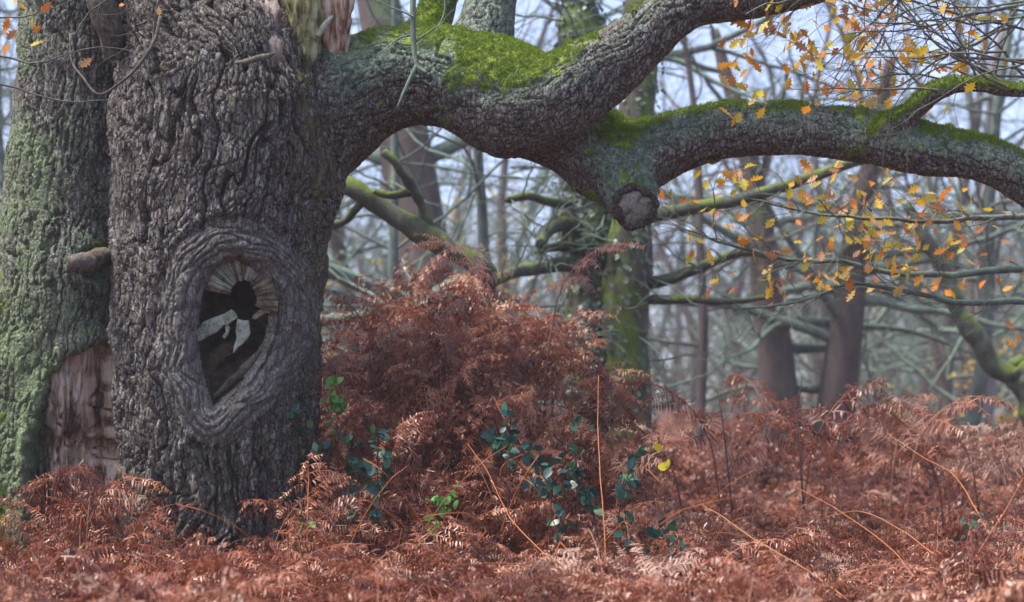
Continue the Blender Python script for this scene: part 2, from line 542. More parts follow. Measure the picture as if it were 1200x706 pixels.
BRANCH = {
    'trunk': BR([(236, 830, 12.0, 150), (243, 706, 12.0, 124), (250, 560, 12.0, 117), (254, 400, 12.0, 120), (260, 270, 12.0, 126), (272, 170, 12.0, 136), (262, 80, 12.05, 132), (222, 0, 12.1, 100), (205, -120, 12.2, 80), (196, -300, 12.3, 68)], 22),
    'stem': BR([(18, 830, 12.0, 150), (38, 706, 12.05, 104), (48, 560, 12.1, 90), (58, 400, 12.1, 78), (70, 250, 12.15, 66), (80, 120, 12.2, 58), (78, 0, 12.25, 54), (66, -150, 12.3, 48), (50, -320, 12.4, 42)], 18),
    'limb': BR([(300, 160, 12.05, 95), (370, 128, 12.0, 86), (440, 98, 11.95, 62), (500, 90, 11.9, 56), (545, 98, 11.85, 58), (600, 120, 11.8, 66), (640, 135, 11.8, 52)], 14),
    'limb_up': BR([(585, 128, 11.75, 56), (640, 122, 11.65, 52), (680, 100, 11.6, 45), (733, 63, 11.6, 37), (800, 8, 11.6, 30), (870, -2, 11.6, 25), (940, -16, 11.6, 25), (1010, -48, 11.6, 24), (1120, -110, 11.7, 22)], 18),
    'limb_low': BR([(625, 135, 11.95, 54), (678, 160, 12.0, 48), (715, 192, 12.0, 50), (752, 186, 11.95, 42), (800, 166, 11.9, 34), (860, 152, 11.85, 32), (930, 152, 11.8, 31), (1000, 160, 11.75, 30), (1060, 172, 11.7, 29), (1120, 181, 11.65, 26), (1165, 193, 11.6, 26), (1205, 218, 11.6, 26), (1270, 270, 11.6, 25), (1330, 330, 11.6, 22), (1390, 360, 11.6, 20)], 26),
    'knob': BR([(715, 185, 11.95, 46), (733, 215, 11.85, 38), (741, 238, 11.76, 29), (744, 246, 11.73, 27)], 6),
    'limb_rise': BR([(545, 90, 11.95, 46), (566, 45, 11.95, 36), (576, 0, 12.0, 30), (588, -60, 12.05, 29), (600, -200, 12.1, 26), (590, -330, 12.1, 22)], 12),
    'limb_back': BR([(480, 70, 12.2, 34), (508, 30, 12.35, 22), (520, -20, 12.4, 20), (540, -150, 12.5, 18)], 8),
    'branch_moss': BR([(1020, 158, 11.65, 14), (1050, 143, 11.6, 12.5), (1076, 126, 11.55, 12), (1096, 108, 11.5, 11), (1130, 100, 11.5, 9.5), (1165, 104, 11.5, 9), (1200, 108, 11.5, 8), (1280, 96, 11.5, 7)], 14),
}
BPARAM = {  # across, ratio, amp, lumps
    'trunk': (0.046, 4.4, 0.062, 0.05), 'stem': (0.030, 3.4, 0.030, 0.035), 'limb': (0.030, 1.8, 0.026, 0.035),
    'limb_up': (0.026, 2.4, 0.018, 0.02), 'limb_low': (0.026, 1.8, 0.016, 0.02), 'knob': (0.026, 1.4, 0.016, 0.016),
    'limb_rise': (0.03, 2.2, 0.013, 0.012), 'limb_back': (0.03, 2, 0.01, 0.012), 'branch_moss': (0.03, 2, 0.006, 0.01)}
BNAMES = list(BRANCH)

# coarse union -> smooth -> subdivide
mb = MB()
for k, a in BRANCH.items():
    mb.tube(spline(a[:, :3], 40), np.maximum(0.02, spline(a[:, 3:4], 40)[:, 0]), 22)
raw = link('oak_raw', mb.mesh('oak_raw'))
md = raw.modifiers.new('r', 'REMESH'); md.mode = 'VOXEL'; md.voxel_size = 0.03; md.use_smooth_shade = True
md = raw.modifiers.new('s', 'SMOOTH'); md.factor = 0.5; md.iterations = 7
def eval_np(o):
    """evaluated mesh of an object as arrays (quads only)"""
    ev = o.evaluated_get(bpy.context.evaluated_depsgraph_get())
    em = ev.to_mesh()
    c = np.empty(len(em.vertices) * 3, np.float32); em.vertices.foreach_get('co', c)
    n = np.empty(len(em.vertices) * 3, np.float32); em.vertices.foreach_get('normal', n)
    l = np.empty(len(em.loops), np.int32); em.loops.foreach_get('vertex_index', l)
    ev.to_mesh_clear()
    return c.reshape(-1, 3).astype(np.float64), n.reshape(-1, 3).astype(np.float64), l.reshape(-1, 4)
c0, n0, f0 = eval_np(raw)
bpy.data.objects.remove(raw)
# fine relief where the bark can be seen, coarser on the far side, above and in the thicket
cm = c0[f0].mean(1)
fn = n0[f0].mean(1)
fine_f = (fn[:, 1] < 0.45) & (cm[:, 2] < 4.25) & (cm[:, 2] > 0.3) & (cm[:, 0] < 3.4)
co, no, FQ = np.zeros((0, 3)), np.zeros((0, 3)), np.zeros((0, 4), int)
for msk, lev in ((fine_f, 2), (~fine_f, 1)):
    idx, inv = np.unique(f0[msk], return_inverse=True)
    tmp = link('oak_raw', mesh_np('oak_raw', c0[idx], [inv.reshape(-1, 4)]))
    md = tmp.modifiers.new('u', 'SUBSURF'); md.levels = lev; md.render_levels = lev
    c1, n1_, f1 = eval_np(tmp)
    bpy.data.objects.remove(tmp)
    FQ = np.vstack([FQ, f1 + len(co)]); co = np.vstack([co, c1]); no = np.vstack([no, n1_])
nV, nP = len(co), len(FQ)
print('oak verts', nV, 'quads', nP)

def axis_coords(a, pall):
    """nearest point on a branch axis: (dist-r, local u, v, s); far points are skipped"""
    pts, rad = a[:, :3], a[:, 3]
    lo, hi = pts.min(0) - rad.max() - 0.15, pts.max(0) + rad.max() + 0.15
    m = ((pall > lo) & (pall < hi)).all(1)
    res = [np.full(len(pall), 9.0), np.zeros(len(pall)), np.zeros(len(pall)), np.zeros(len(pall))]
    for r_, v_ in zip(res, axis_coords_in(a, pall[m])): r_[m] = v_
    return res

def axis_coords_in(a, p):
    pts, rad = a[:, :3], a[:, 3]
    t, e1, e2 = frames(pts)
    seg = np.linalg.norm(np.diff(pts, axis=0), axis=1)
    S = np.concatenate([[0], np.cumsum(seg)])
    best = np.full(len(p), 1e9)
    U = np.zeros(len(p)); Vv = np.zeros(len(p)); s_ = np.zeros(len(p)); dr = np.full(len(p), 1e9)
    for i in range(len(pts) - 1):
        ab = pts[i + 1] - pts[i]
        f = np.clip((p - pts[i]) @ ab / (ab @ ab), 0, 1)
        c = pts[i] + f[:, None] * ab
        r = p - c
        d = np.linalg.norm(r, axis=1)
        better = d < best
        E1 = e1[i] * (1 - f)[:, None] + e1[i + 1] * f[:, None]
        E2 = e2[i] * (1 - f)[:, None] + e2[i + 1] * f[:, None]
        best = np.where(better, d, best)
        U = np.where(better, (r * E1).sum(1), U)
        Vv = np.where(better, (r * E2).sum(1), Vv)
        s_ = np.where(better, S[i] + f * seg[i], s_)
        dr = np.where(better, d - (rad[i] * (1 - f) + rad[i + 1] * f), dr)
    return dr, U, Vv, s_

def bark(q, cw, ar, amp, seed, warp=1.0):
    """bark relief in metres and plate mask; q = (u, v, along)"""
    w = np.stack([vnoise(q / 0.22, seed), vnoise(q / 0.22 + 40, seed + 1), vnoise(q / 0.30 + 80, seed + 2)], 1) * 0.035 * warp
    w += np.stack([vnoise(q / 0.07, seed + 3), vnoise(q / 0.07 + 40, seed + 4), 0 * q[:, 0]], 1) * 0.010 * warp
    qq = q + w
    k = 1.0 / (cw * 1.25)
    # long interlacing furrows: zero lines of stretched noise
    a1 = np.abs(vnoise(qq * np.array([k, k, k / (1.7 * ar)]), seed + 5) + 0.35 * vnoise(qq * np.array([k, k, k / ar]) * 2.1, seed + 6))
    f1 = sstep(0.01, 0.13, a1)
    a2 = np.abs(vnoise(qq * np.array([k, k, k / (1.3 * ar)]) * 2.0 + 9, seed + 7))
    f2 = sstep(0.0, 0.15, a2)
    # cross breaks that cut the ridges into plates
    G1, G2 = worley((qq + 3.7) / np.array([cw * 0.9, cw * 0.9, cw * 0.42 * ar]), seed + 9)
    c2 = sstep(0.0, 0.14, G2 - G1)
    patch = sstep(-0.4, 0.4, vnoise(q / 0.15, seed + 19))
    rough = fbm(qq / np.array([0.017, 0.017, 0.075]), seed + 15, 2)
    h = f1 * 0.50 + f1 * f2 * 0.22 + f1 * c2 * (0.10 + 0.22 * patch) + 0.18 * np.minimum(1, a1 * 1.6) + rough * 0.13
    return (h - 0.7) * amp, np.clip(f1 * (0.35 + 0.35 * f2 + 0.3 * c2), 0, 1)

X = lambda px, D=11.8: (px - 600) / FPX * D
Z = lambda py, D=11.8: EYE + (HORY - py) / FPX * D
DF = 11.34      # distance of the trunk's front face
def FW(px, py, D=DF):
    p = P(px, py, D)
    return (p[0], p[2])
EYE_POLY = [FW(*q) for q in [(278, 300), (300, 311), (314, 332), (320, 357), (316, 388), (302, 422), (286, 448), (268, 464), (247, 481), (238, 462), (230, 432), (225, 400), (226, 370), (232, 341), (245, 315), (262, 303)]]
EYE_C = FW(272, 380)
WOUND = [FW(*q, 11.75) for q in [(137, 392), (141, 470), (139, 560), (112, 600), (70, 640), (38, 650), (36, 560), (44, 490), (60, 440), (84, 415), (112, 396)]]

drs, coords = [], []
for k in BNAMES:
    d, u, v, s = axis_coords(BRANCH[k], co)
    drs.append(d); coords.append(np.stack([u, v, s], 1))
drs = np.array(drs)
dmin = drs.min(0)
wts = np.exp(-(drs - dmin) / 0.035)
wts[wts < 0.03] = 0
wts /= wts.sum(0)
bid = drs.argmin(0)

x, y, z = co.T
front = (no[:, 1] < 0.25)
height = np.zeros(nV); plate = np.zeros(nV); lump = np.zeros(nV)
it, ist = BNAMES.index('trunk'), BNAMES.index('stem')
eye_d = poly_sd(x, z, EYE_POLY)
eye_d = np.where(front & ((bid == it) | (bid == BNAMES.index('limb'))), eye_d, 9.0)
wound_d = poly_sd(x, z, WOUND) + 0.075 * fbm(co / 0.15, 77, 5)
wound_d = np.where(front & (z < 2.2), wound_d, 9.0)
ring_w = sstep(0.27, 0.13, eye_d)
for b, k in enumerate(BNAMES):
    sel = wts[b] > 0
    cw, ar, amp, lm = BPARAM[k]
    q = coords[b][sel]
    if k == 'trunk':
        # furrows lean and swirl over the face of the old trunk
        q = q.copy()
        q[:, 0] += 0.05 * np.sin(q[:, 2] * 3.1 + q[:, 0] * 4) + 0.025 * np.sin(q[:, 2] * 8 + q[:, 0] * 9)
    h, pl = bark(q, cw, ar, amp, 100 + 20 * b)
    height[sel] += wts[b][sel] * h
    plate[sel] += wts[b][sel] * pl
    lump[sel] += wts[b][sel] * lm * (fbm(co[sel] / np.array([0.30, 0.30, 0.55]), 50 + b, 2) + 0.22 * vnoise(co[sel] / 0.13, 60 + b))
# big wavy folds low on the trunk
qt = coords[it]
fold_w = (bid == it) * sstep(1.75, 1.15, z) * sstep(0.10, 0.22, eye_d) * front * sstep(-2.2, -1.95, x)
qf = qt + np.stack([0.045 * np.sin(qt[:, 2] * 9 + 2 * vnoise(qt / 0.3, 5)), 0 * x, 0 * x], 1)
Fa, Fb = worley(qf / np.array([0.085, 0.085, 0.55]), 31)
fold = sstep(0.0, 0.5, Fb - Fa) - 0.5
lump += fold_w * fold * 0.06
# rolled callus ring round the hollow eye
sel = ring_w > 0
ed = np.maximum(eye_d[sel], 0) + 0.03 * vnoise(co[sel] / 0.16, 313)
ang = np.arctan2(z[sel] - EYE_C[1], x[sel] - EYE_C[0])
qr = np.stack([ed * 1.0, 0.25 * np.cos(ang), 0.25 * np.sin(ang)], 1)
# plates long round the ring, narrow across it
wv = np.stack([vnoise(co[sel] / 0.12, 91) * 0.018 + vnoise(co[sel] / 0.05, 94) * 0.006, 0 * ed, 0 * ed], 1)
qr = qr + wv
R1, R2 = worley(qr / np.array([0.036, 0.13, 0.13]), 92)
re1 = sstep(0.0, 0.25, R2 - R1)
S1, S2 = worley(np.stack([ed * 0.8 + wv[:, 0], 0.25 * np.cos(ang), 0.25 * np.sin(ang)], 1) / np.array([0.050, 0.032, 0.032]), 95)
re2 = sstep(0.0, 0.22, S2 - S1)
rh = (re1 * 0.65 + re1 * re2 * 0.35 - 0.5) * 0.022 + fbm(co[sel] / 0.014, 97, 2) * 0.0025
rp = re1 * (0.6 + 0.4 * re2)
height[sel] = height[sel] * (1 - ring_w[sel]) + rh * ring_w[sel]
plate[sel] = plate[sel] * (1 - ring_w[sel]) + np.clip(rp + 0.25, 0, 1) * ring_w[sel]
ew = eye_d + (0.035 * vnoise(co / 0.17, 311) + 0.014 * vnoise(co / 0.06, 312)) * sstep(0.0, 0.06, eye_d)
roll = np.interp(ew, [-0.05, -0.012, 0.0, 0.025, 0.07, 0.13, 0.2, 0.29], [-0.10, -0.06, -0.01, 0.026, 0.048, 0.042, 0.020, 0.0])
# a second, outer crease between the ring and the trunk bark
roll = roll - 0.022 * np.exp(-((eye_d - 0.225) / 0.022) ** 2)
roll *= (eye_d < 0.5)
# wound on the left stem: bark lip then sunk bare wood
wd = np.interp(wound_d, [-0.08, -0.02, 0.0, 0.03, 0.10], [-0.085, -0.075, 0.004, 0.028, 0.0]) * (wound_d < 0.5)
wood = (wound_d < -0.004) & (wound_d > -3)
grain = 0.010 * fbm(co / np.array([0.03, 0.03, 0.25]), 131, 3) + 0.02 * fbm(co / np.array([0.12, 0.12, 0.3]), 133, 2)
step_z = Z(505, 11.75) + 0.06 * fbm(np.stack([x / 0.07, 0 * x, 0 * x], 1), 141, 2)
grain = grain * 1.6 - 0.028 * sstep(step_z + 0.006, step_z - 0.006, z) - 0.03 * sstep(0.0, 0.25, fbm(co / np.array([0.10, 0.10, 0.22]), 143, 3))
grain = grain - 0.06 * sstep(X(80, 11.75), X(60, 11.75), x + 0.12 * (z - 1.3)) + 0.02 * fbm(co / np.array([0.05, 0.05, 0.4]), 147, 3)
Wa, Wb = worley(co / np.array([0.07, 0.07, 0.5]) + 0.4 * fbm(co / 0.1, 149, 2)[:, None], 151)
grain = grain - 0.035 * (1 - sstep(0.0, 0.10, Wb - Wa))
gk = wood.astype(float)
height = height * (1 - gk) + grain * gk
# little callus collar round the broken peg on the left stem
PEG = FW(106, 308, 11.72)
pd = np.hypot(x - PEG[0], (z - PEG[1])) + np.where(front & (bid == ist), 0, 9)
collar = np.interp(pd, [0.0, 0.075, 0.10, 0.13, 0.19, 0.27], [-0.10, -0.07, 0.0, 0.035, 0.02, 0.0])
# burr high on the back of the left stem, groove between stem and trunk
disp = height + lump * (1 - 0.6 * gk) * (1 - 0.6 * ring_w) + roll + wd + collar * (pd < 0.4)
disp_late = disp

# ---- masks for colour
up = no[:, 2]
n1 = fbm(co / 0.35, 201, 3); n2 = fbm(co / 0.12, 205, 3)
Bis = lambda *ks: np.isin(bid, [BNAMES.index(k) for k in ks])
limbs = ~Bis('trunk', 'stem')
moss = np.full(nV, -0.3); lichen = np.full(nV, 0.1); glich = np.full(nV, -0.2); algae = np.full(nV, 0.1)
# limbs: moss on top, blue green lichen flanks, bare brown undersides
mm = (sstep(0.2, 0.95, up) * 0.62 + 0.32 * n1 + 0.2 * n2 + 0.06) * sstep(X(370), X(470), x)
moss = np.where(limbs, mm, moss)
boss = np.exp(-(((x - X(600)) / 0.34) ** 2 + ((z - Z(78)) / 0.22) ** 2))
boss2 = np.exp(-(((x - X(712)) / 0.20) ** 2 + ((z - Z(142)) / 0.22) ** 2))
moss = np.where(limbs, moss + 0.55 * boss * sstep(-0.5, 0.3, up) + 0.6 * boss2 * sstep(-0.5, 0.3, up), moss)
moss = np.where(Bis('branch_moss', 'limb_back'), sstep(-0.5, 0.4, up) * 0.85, moss)
moss = np.where(Bis('limb_up'), moss - 0.25 + 0.25 * boss, moss)
moss = np.where(Bis('limb_rise'), 0.0, moss)
lich = 0.40 + 0.20 * sstep(-0.55, 0.35, up) + 0.22 * n1 + 0.14 * n2 - 0.45 * sstep(-0.1, -0.7, up)
lichen = np.where(limbs, 0.16 + (lich - 0.16) * sstep(X(330), X(440), x), lichen)
lichen = np.where(Bis('limb_up'), lich - 0.12, lichen)
glich = np.where(Bis('limb') & (x < X(545)), -0.1 + (0.08 + 0.60 * sstep(-0.05, 0.75, up)) * sstep(X(330), X(440), x) + 0.35 * n1 + 0.1 * n2, glich)
glich = np.where(Bis('knob', 'limb_low') & (x < X(790)), 0.18 + 0.2 * n1, glich)
# left stem: pale green crust growing stronger to the left and below
sl = 0.20 + 0.26 * sstep(X(110), X(20), x) + 0.20 * sstep(Z(180), Z(420), z) + 0.28 * n1 + 0.14 * n2
glich = np.where(Bis('stem'), sl, glich)
lichen = np.where(Bis('stem'), 0.40 + 0.16 * n2 + 0.12 * n1, lichen)
ml = -0.35 + 0.75 * sstep(X(30), X(0), x) * sstep(Z(250), Z(290), z) + 0.5 * sstep(X(45), X(10), x) * sstep(Z(530), Z(600), z) + 0.3 * n1
moss = np.where(Bis('stem'), ml, moss)
tm = 0.55 * np.exp(-(((x - X(116)) / 0.12) ** 2 + ((z - Z(287)) / 0.06) ** 2)) * sstep(-0.3, 0.5, up + 0.4)
moss = np.where(Bis('stem'), moss + 1.6 * tm, moss)
# main trunk: mostly grey plates, some olive film low and on the right flank, grey lichen on the ring
algae = np.where(Bis('trunk'), 0.12 + 0.32 * sstep(X(330), X(375), x) + 0.28 * n1 + 0.22 * sstep(Z(430), Z(560), z) * sstep(0.5, -0.3, n2), algae)
lichen = np.where(Bis('trunk'), 0.16 + 0.18 * n1 + 0.05 * ring_w, lichen)
glich = np.where(Bis('trunk'), -0.12 + 0.3 * n1 + 0.06 * ring_w + 0.35 * sstep(X(330), X(420), x) * sstep(Z(110), Z(60), z), glich)
moss = np.where(Bis('trunk'), -0.25 + 0.4 * sstep(X(345), X(378), x) * sstep(Z(200), Z(330), z) + 0.2 * n1, moss)

cush = sstep(0.30, 0.62, moss + 0.5 * n2)
new = co + no * (disp_late * (1 - 0.45 * cush) + cush * (0.014 + 0.014 * fbm(co / 0.05, 207, 2)))[:, None]
rotten = sstep(X(84, 11.75), X(52, 11.75), x - 0.10 * sstep(1.4, 0.6, z) * 0 + 0.12 * (z - 1.3)) + 0.35 * sstep(-0.05, 0.0, wound_d) + 0.15 * n1
# keep the rim; drop faces inside the eye (a real hollow is built there)
fmid = FQ
f_eye = (eye_d[fmid] < -0.012).all(1)
f_wood = wood[fmid].all(1) & ~f_eye
fb = bid[fmid[:, 0]]
PARTNAME = {'trunk': 'trunk', 'stem': 'stem', 'limb': 'limb', 'limb_up': 'limb', 'limb_low': 'limb', 'knob': 'limb_knob',
            'limb_rise': 'limb', 'limb_back': 'limb', 'branch_moss': 'branch'}
def sub_mesh(name, fmask, mat, label=None):
    f = FQ[fmask]
    idx, inv = np.unique(f, return_inverse=True)
    m = mesh_np(name, new[idx] - np.array(OAK), [inv.reshape(-1, 4)])
    for nm, arr in (('plate', plate), ('moss', moss), ('lichen', lichen), ('greenlichen', glich), ('algae', algae), ('rotten', rotten), ('ring', ring_w)):
        add_attr(m, nm, arr[idx])
    o = link(name, m, mat, oak)
    if label: o['label'] = label
    return o
PLAB = {'trunk': 'massive grey furrowed trunk with hollow knot', 'stem': 'paler lichened second stem fused to the trunk',
        'limb': 'thick horizontal limb with green lichen and bright moss', 'limb_up': 'dark limb rising away to the upper right',
        'limb_low': 'long moss-topped limb reaching far to the side', 'knob': 'sawn-off knob under the limb',
        'limb_rise': 'stout limb going straight up from the mossy shoulder', 'limb_back': 'mossy limb behind the shoulder', 'branch_moss': 'slim branch wrapped in bright moss'}
for b, k in enumerate(BNAMES):
    sub_mesh(PARTNAME[k], (fb == b) & ~f_eye & ~f_wood, M['bark'], PLAB[k])
sub_mesh('exposed_wood', f_wood, M['deadwood'], 'bare brown and pale wood where bark has fallen away')

# moss tufts on the moss covered faces
FVn = no[FQ[:, 0]]
fm = (moss[FQ[:, 0]] + 0.5 * n2[FQ[:, 0]])
cand = np.where((fm > 0.42) & ~f_eye)[0]
if len(cand):
    pick = RNG.choice(cand, size=min(len(cand) * 2, 130000))
    base = new[FQ[pick, 0]] + RNG.normal(0, 0.004, (len(pick), 3))
    nn = FVn[pick]
    dirv = nn + RNG.normal(0, 0.55, (len(pick), 3)) + np.array([0, 0, 0.25])
    dirv /= np.linalg.norm(dirv, axis=1)[:, None]
    side = np.cross(dirv, RNG.normal(0, 1, (len(pick), 3)))
    side /= np.linalg.norm(side, axis=1)[:, None]
    ln = RNG.uniform(0.007, 0.021, len(pick))[:, None]
    V = np.stack([base - side * 0.0026, base + side * 0.0026, base + dirv * ln], 1).reshape(-1, 3) - np.array(OAK)
    T = np.arange(len(V)).reshape(-1, 3)
    o = link('moss', mesh_np('moss', V, [T]), M['moss'], oak)
    tag(o, 'bright green moss tufts on the tops of the limbs', kind='stuff')

# ---- the hollow eye
poly = np.array(EYE_POLY)
cx, cz = EYE_C
def rim_r(t):
    """eye outline radius in direction t (angle)"""
    t = np.atleast_1d(t)
    out = np.zeros(len(t))
    for k in range(len(t)):
        d = np.array([math.cos(t[k]), math.sin(t[k])])
        best = 0.3
        for i in range(len(poly)):
            a, b = poly[i] - np.array([cx, cz]), poly[(i + 1) % len(poly)] - np.array([cx, cz])
            e = b - a
            den = d[0] * e[1] - d[1] * e[0]
            if abs(den) < 1e-9: continue
            r = (a[0] * e[1] - a[1] * e[0]) / den
            u = (a[0] * d[1] - a[1] * d[0]) / den
            if r > 0 and -1e-6 <= u <= 1 + 1e-6: best = r
        out[k] = best
    return out
# face plane of the trunk near the eye
near = (np.abs(eye_d) < 0.012)
fy = float(np.median(new[near, 1]))
print('eye rim y', fy)
na, nr = 96, 22
ts = np.linspace(0, 2 * np.pi, na, endpoint=False)
rr = rim_r(ts)
V = []
for j in range(nr):
    f = j / (nr - 1)
    sc = 1.10 - 0.10 * min(1, f * 5) - 0.45 * max(0, f - 0.2) ** 1.6 if j < nr - 1 else 0.0
    dep = 0.02 + 0.40 * f ** 0.75
    if j == nr - 1: dep = 0.42
    for i in range(na):
        V.append((cx + rr[i] * sc * math.cos(ts[i]), fy + dep, cz + rr[i] * sc * math.sin(ts[i])))
V = np.array(V)
V[:, 1] += 0.03 * fbm(V / np.array([0.05, 0.3, 0.12]), 301, 3) * sstep(0.03, 0.12, V[:, 1] - fy)
# the cavity floor slopes up towards the viewer in its lower half
low = sstep(cz + 0.03, cz - 0.28, V[:, 2])
V[:, 1] = np.where(V[:, 1] - fy > 0.05, V[:, 1] - low * (V[:, 1] - fy - 0.05) * 0.72, V[:, 1])
i = np.arange(nr - 1)[:, None] * na; j = np.arange(na)[None, :]; j2 = (j + 1) % na
Q = np.stack([i + j, i + na + j, i + na + j2, i + j2], -1).reshape(-1, 4)
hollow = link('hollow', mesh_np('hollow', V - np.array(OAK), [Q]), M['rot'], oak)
hollow['label'] = 'dark rotten cavity inside the eye-shaped knot'
# end-grain wedges radiating from the black hole in the upper half
HC = np.array(FW(279, 349)); HR = (0.074, 0.106)
def wedge(t0, t1, r_in, r_out, skew, yb, th, ragged):
    """angular wedge of end grain between the hole and the rim"""
    n = 7
    V, Q = [], []
    tt = np.linspace(t0, t1, n)
    for lay in (0, 1):
        for k, t in enumerate(tt):
            for w in range(4):
                f = w / 3
                ri = np.array([HR[0] * math.cos(t), HR[1] * math.sin(t)]) * r_in
                d = np.array([math.cos(t), math.sin(t)])
                p0 = HC + ri
                # far end: march to the eye outline or to r_out
                p1 = HC + d * r_out * (1 + ragged * (random.random() - 0.5) * (f > 0.9))
                p = p0 * (1 - f) + p1 * f
                V.append((p[0], yb + lay * th + 0.012 * math.sin(9 * t) + skew * f - 0.006 * (random.random()), p[1]))
    def ix(l, k, w): return l * n * 4 + k * 4 + w
    for k in range(n - 1):
        for w in range(3):
            Q.append((ix(0, k, w), ix(0, k, w + 1), ix(0, k + 1, w + 1), ix(0, k + 1, w)))
            Q.append((ix(1, k, w), ix(1, k + 1, w), ix(1, k + 1, w + 1), ix(1, k, w + 1)))
        Q.append((ix(0, k, 0), ix(0, k + 1, 0), ix(1, k + 1, 0), ix(1, k, 0)))
        Q.append((ix(0, k, 3), ix(1, k, 3), ix(1, k + 1, 3), ix(0, k + 1, 3)))
    for k in (0, n - 1):
        for w in range(3):
            Q.append((ix(0, k, w), ix(1, k, w), ix(1, k, w + 1), ix(0, k, w + 1)))
    return np.array(V), np.array(Q)
def ray_rim(t):
    d = np.array([math.cos(t), math.sin(t)])
    for r in np.arange(0.05, 0.7, 0.004):
        p = HC + d * r
        if poly_sd(np.array([p[0]]), np.array([p[1]]), EYE_POLY)[0] > 0: return r + 0.012
    return 0.4
WY = fy + 0.075
a0 = -20.0
while a0 < 166:
    w_ = random.uniform(4.5, 13)
    a1 = min(172, a0 + w_)
    ro = ray_rim(R((a0 + a1) / 2)) + 0.004
    Vw, Qw = wedge(R(a0), R(a1 - random.uniform(0.3, 1.4)), 1.0 + 0.16 * random.random(), ro, -0.02, WY + random.uniform(-0.012, 0.012), 0.05, 0.0)
    link('wood_wedge', mesh_np('wood_wedge', Vw - np.array(OAK), [Qw], smooth=False), M['endgrain_brown'] if a0 < 50 or random.random() < 0.25 else M['endgrain'], oak)
    a0 = a1
def slab(pxs, y0, th, mat, tilt=0.0):
    """broken plate of wood with the given outline"""
    pts = np.array([FW(*q) for q in pxs]); n = len(pts); V = []
    c = pts.mean(0)
    for lay in (0, 1):
        for p in pts: V.append((p[0], y0 + lay * th + tilt * (c[1] - p[1]) + random.uniform(-.006, .006) * (1 - lay), p[1]))
    V += [(c[0], y0 - 0.004, c[1]), (c[0], y0 + th, c[1])]
    T = [(2 * n, (k + 1) % n, k) for k in range(n)] + [(2 * n + 1, n + k, n + (k + 1) % n) for k in range(n)]
    Q = [(k, (k + 1) % n, n + (k + 1) % n, n + k) for k in range(n)]
    link('wood_slab', mesh_np('wood_slab', np.array(V) - np.array(OAK), [np.array(Q), np.array(T)], smooth=False), mat, oak)
slab([(222, 400), (224, 388), (232, 376), (246, 370), (258, 366), (266, 361), (270, 364), (273, 371), (268, 374), (262, 379), (256, 380), (248, 388), (238, 393), (230, 398)], WY, 0.05, M['endgrain'])
slab([(273, 372), (280, 374), (286, 374), (287, 381), (288, 390), (284, 396), (279, 402), (273, 406), (268, 413), (269, 404), (272, 396), (271, 386)], WY + 0.004, 0.045, M['endgrain'])
slab([(258, 381), (262, 379), (264, 383), (261, 391), (257, 396), (255, 393), (259, 387)], WY + 0.012, 0.04, M['endgrain'])
slab([(292, 367), (300, 361), (307, 357), (318, 360), (324, 364), (316, 366), (308, 364), (302, 369), (294, 373), (290, 371)], WY + 0.008, 0.04, M['endgrain_brown'])

# ---- dead snags on top of the trunk, sawn face, pegs, rotten ribs in the hollow
def snag(name, axis, rads, mat, flat=0.5, sides=30, ragged=0.0, seed=1, label=None, rough=0.02):
    """weathered upright piece of wood: grooved, tapering, ragged"""
    a = spline(np.array([[*P(px, py, D), r * D / FPX] for (px, py, D, r) in axis]), 60)
    V, Qd, T = tube(a[:, :3], a[:, 3], sides)
    ax = np.vstack([np.repeat(a[:, :3], sides, 0), a[:1, :3], a[-1:, :3]])
    d = V - ax
    d[:, 1] *= flat
    d *= (1 + rough * 10 * fbm(V / np.array([0.03, 0.03, 0.30]), seed, 3) + 0.2 * vnoise(V / 0.12, seed + 4))[:, None]
    o = link(name, mesh_np(name, ax + d - np.array(OAK), [Qd, T]), mat, oak)
    if label: o['label'] = label
    return o
snag('snag', [(308, 96, 11.56, 16), (307, 70, 11.49, 20), (308, 20, 11.60, 23), (304, -40, 11.68, 25), (300, -160, 11.7, 20), (300, -260, 11.8, 8)], None, M['pinkwood'], 0.8, 64, seed=11, rough=0.05, label='pale pinkish dead snag without bark')
snag('snag', [(358, 75, 11.68, 20), (357, 20, 11.58, 20), (355, -20, 11.6, 21), (350, -120, 11.8, 15)], None, M['yellowwood'], 0.8, 64, seed=21, rough=0.055, label='yellow lichened stump of dead wood')
snag('snag', [(390, 75, 11.75, 14), (394, 15, 11.66, 17), (398, -25, 11.7, 18), (404, -120, 11.8, 10)], None, M['deadwood'], 0.8, 64, seed=31, rough=0.06, label='split dark and pale dead wood splinter')
snag('splinter', [(333, 64, 11.5, 5), (331, 30, 11.55, 6), (328, 0, 11.6, 6), (326, -40, 11.6, 4)], None, M['pinkwood'], 0.8, 14, seed=41)
snag('splinter', [(372, 42, 11.55, 3), (382, 28, 11.55, 4), (390, 19, 11.55, 2)], None, M['endgrain'], 0.8, 10, seed=42)
snag('splinter', [(276, 74, 11.24, 2), (290, 72, 11.20, 3), (308, 67, 11.20, 3.4), (322, 63, 11.24, 1.2)], None, M['cutwood'], 0.9, 10, seed=43)
snag('broken_stub', [(136, 66, 11.75, 14), (126, 30, 11.65, 15), (116, -5, 11.6, 15), (104, -60, 11.7, 16)], None, M['cutwood'], 0.9, seed=51, label='brown broken stub of a dead branch')
snag('broken_peg', [(120, 303, 11.85, 12), (110, 306, 11.68, 12), (96, 308, 11.57, 11), (86, 308, 11.54, 10), (82, 307, 11.54, 8.5)], None, M['cutwood'], 1.0, 20, seed=61, rough=0.035, label='short broken peg of a dead branch in its collar')
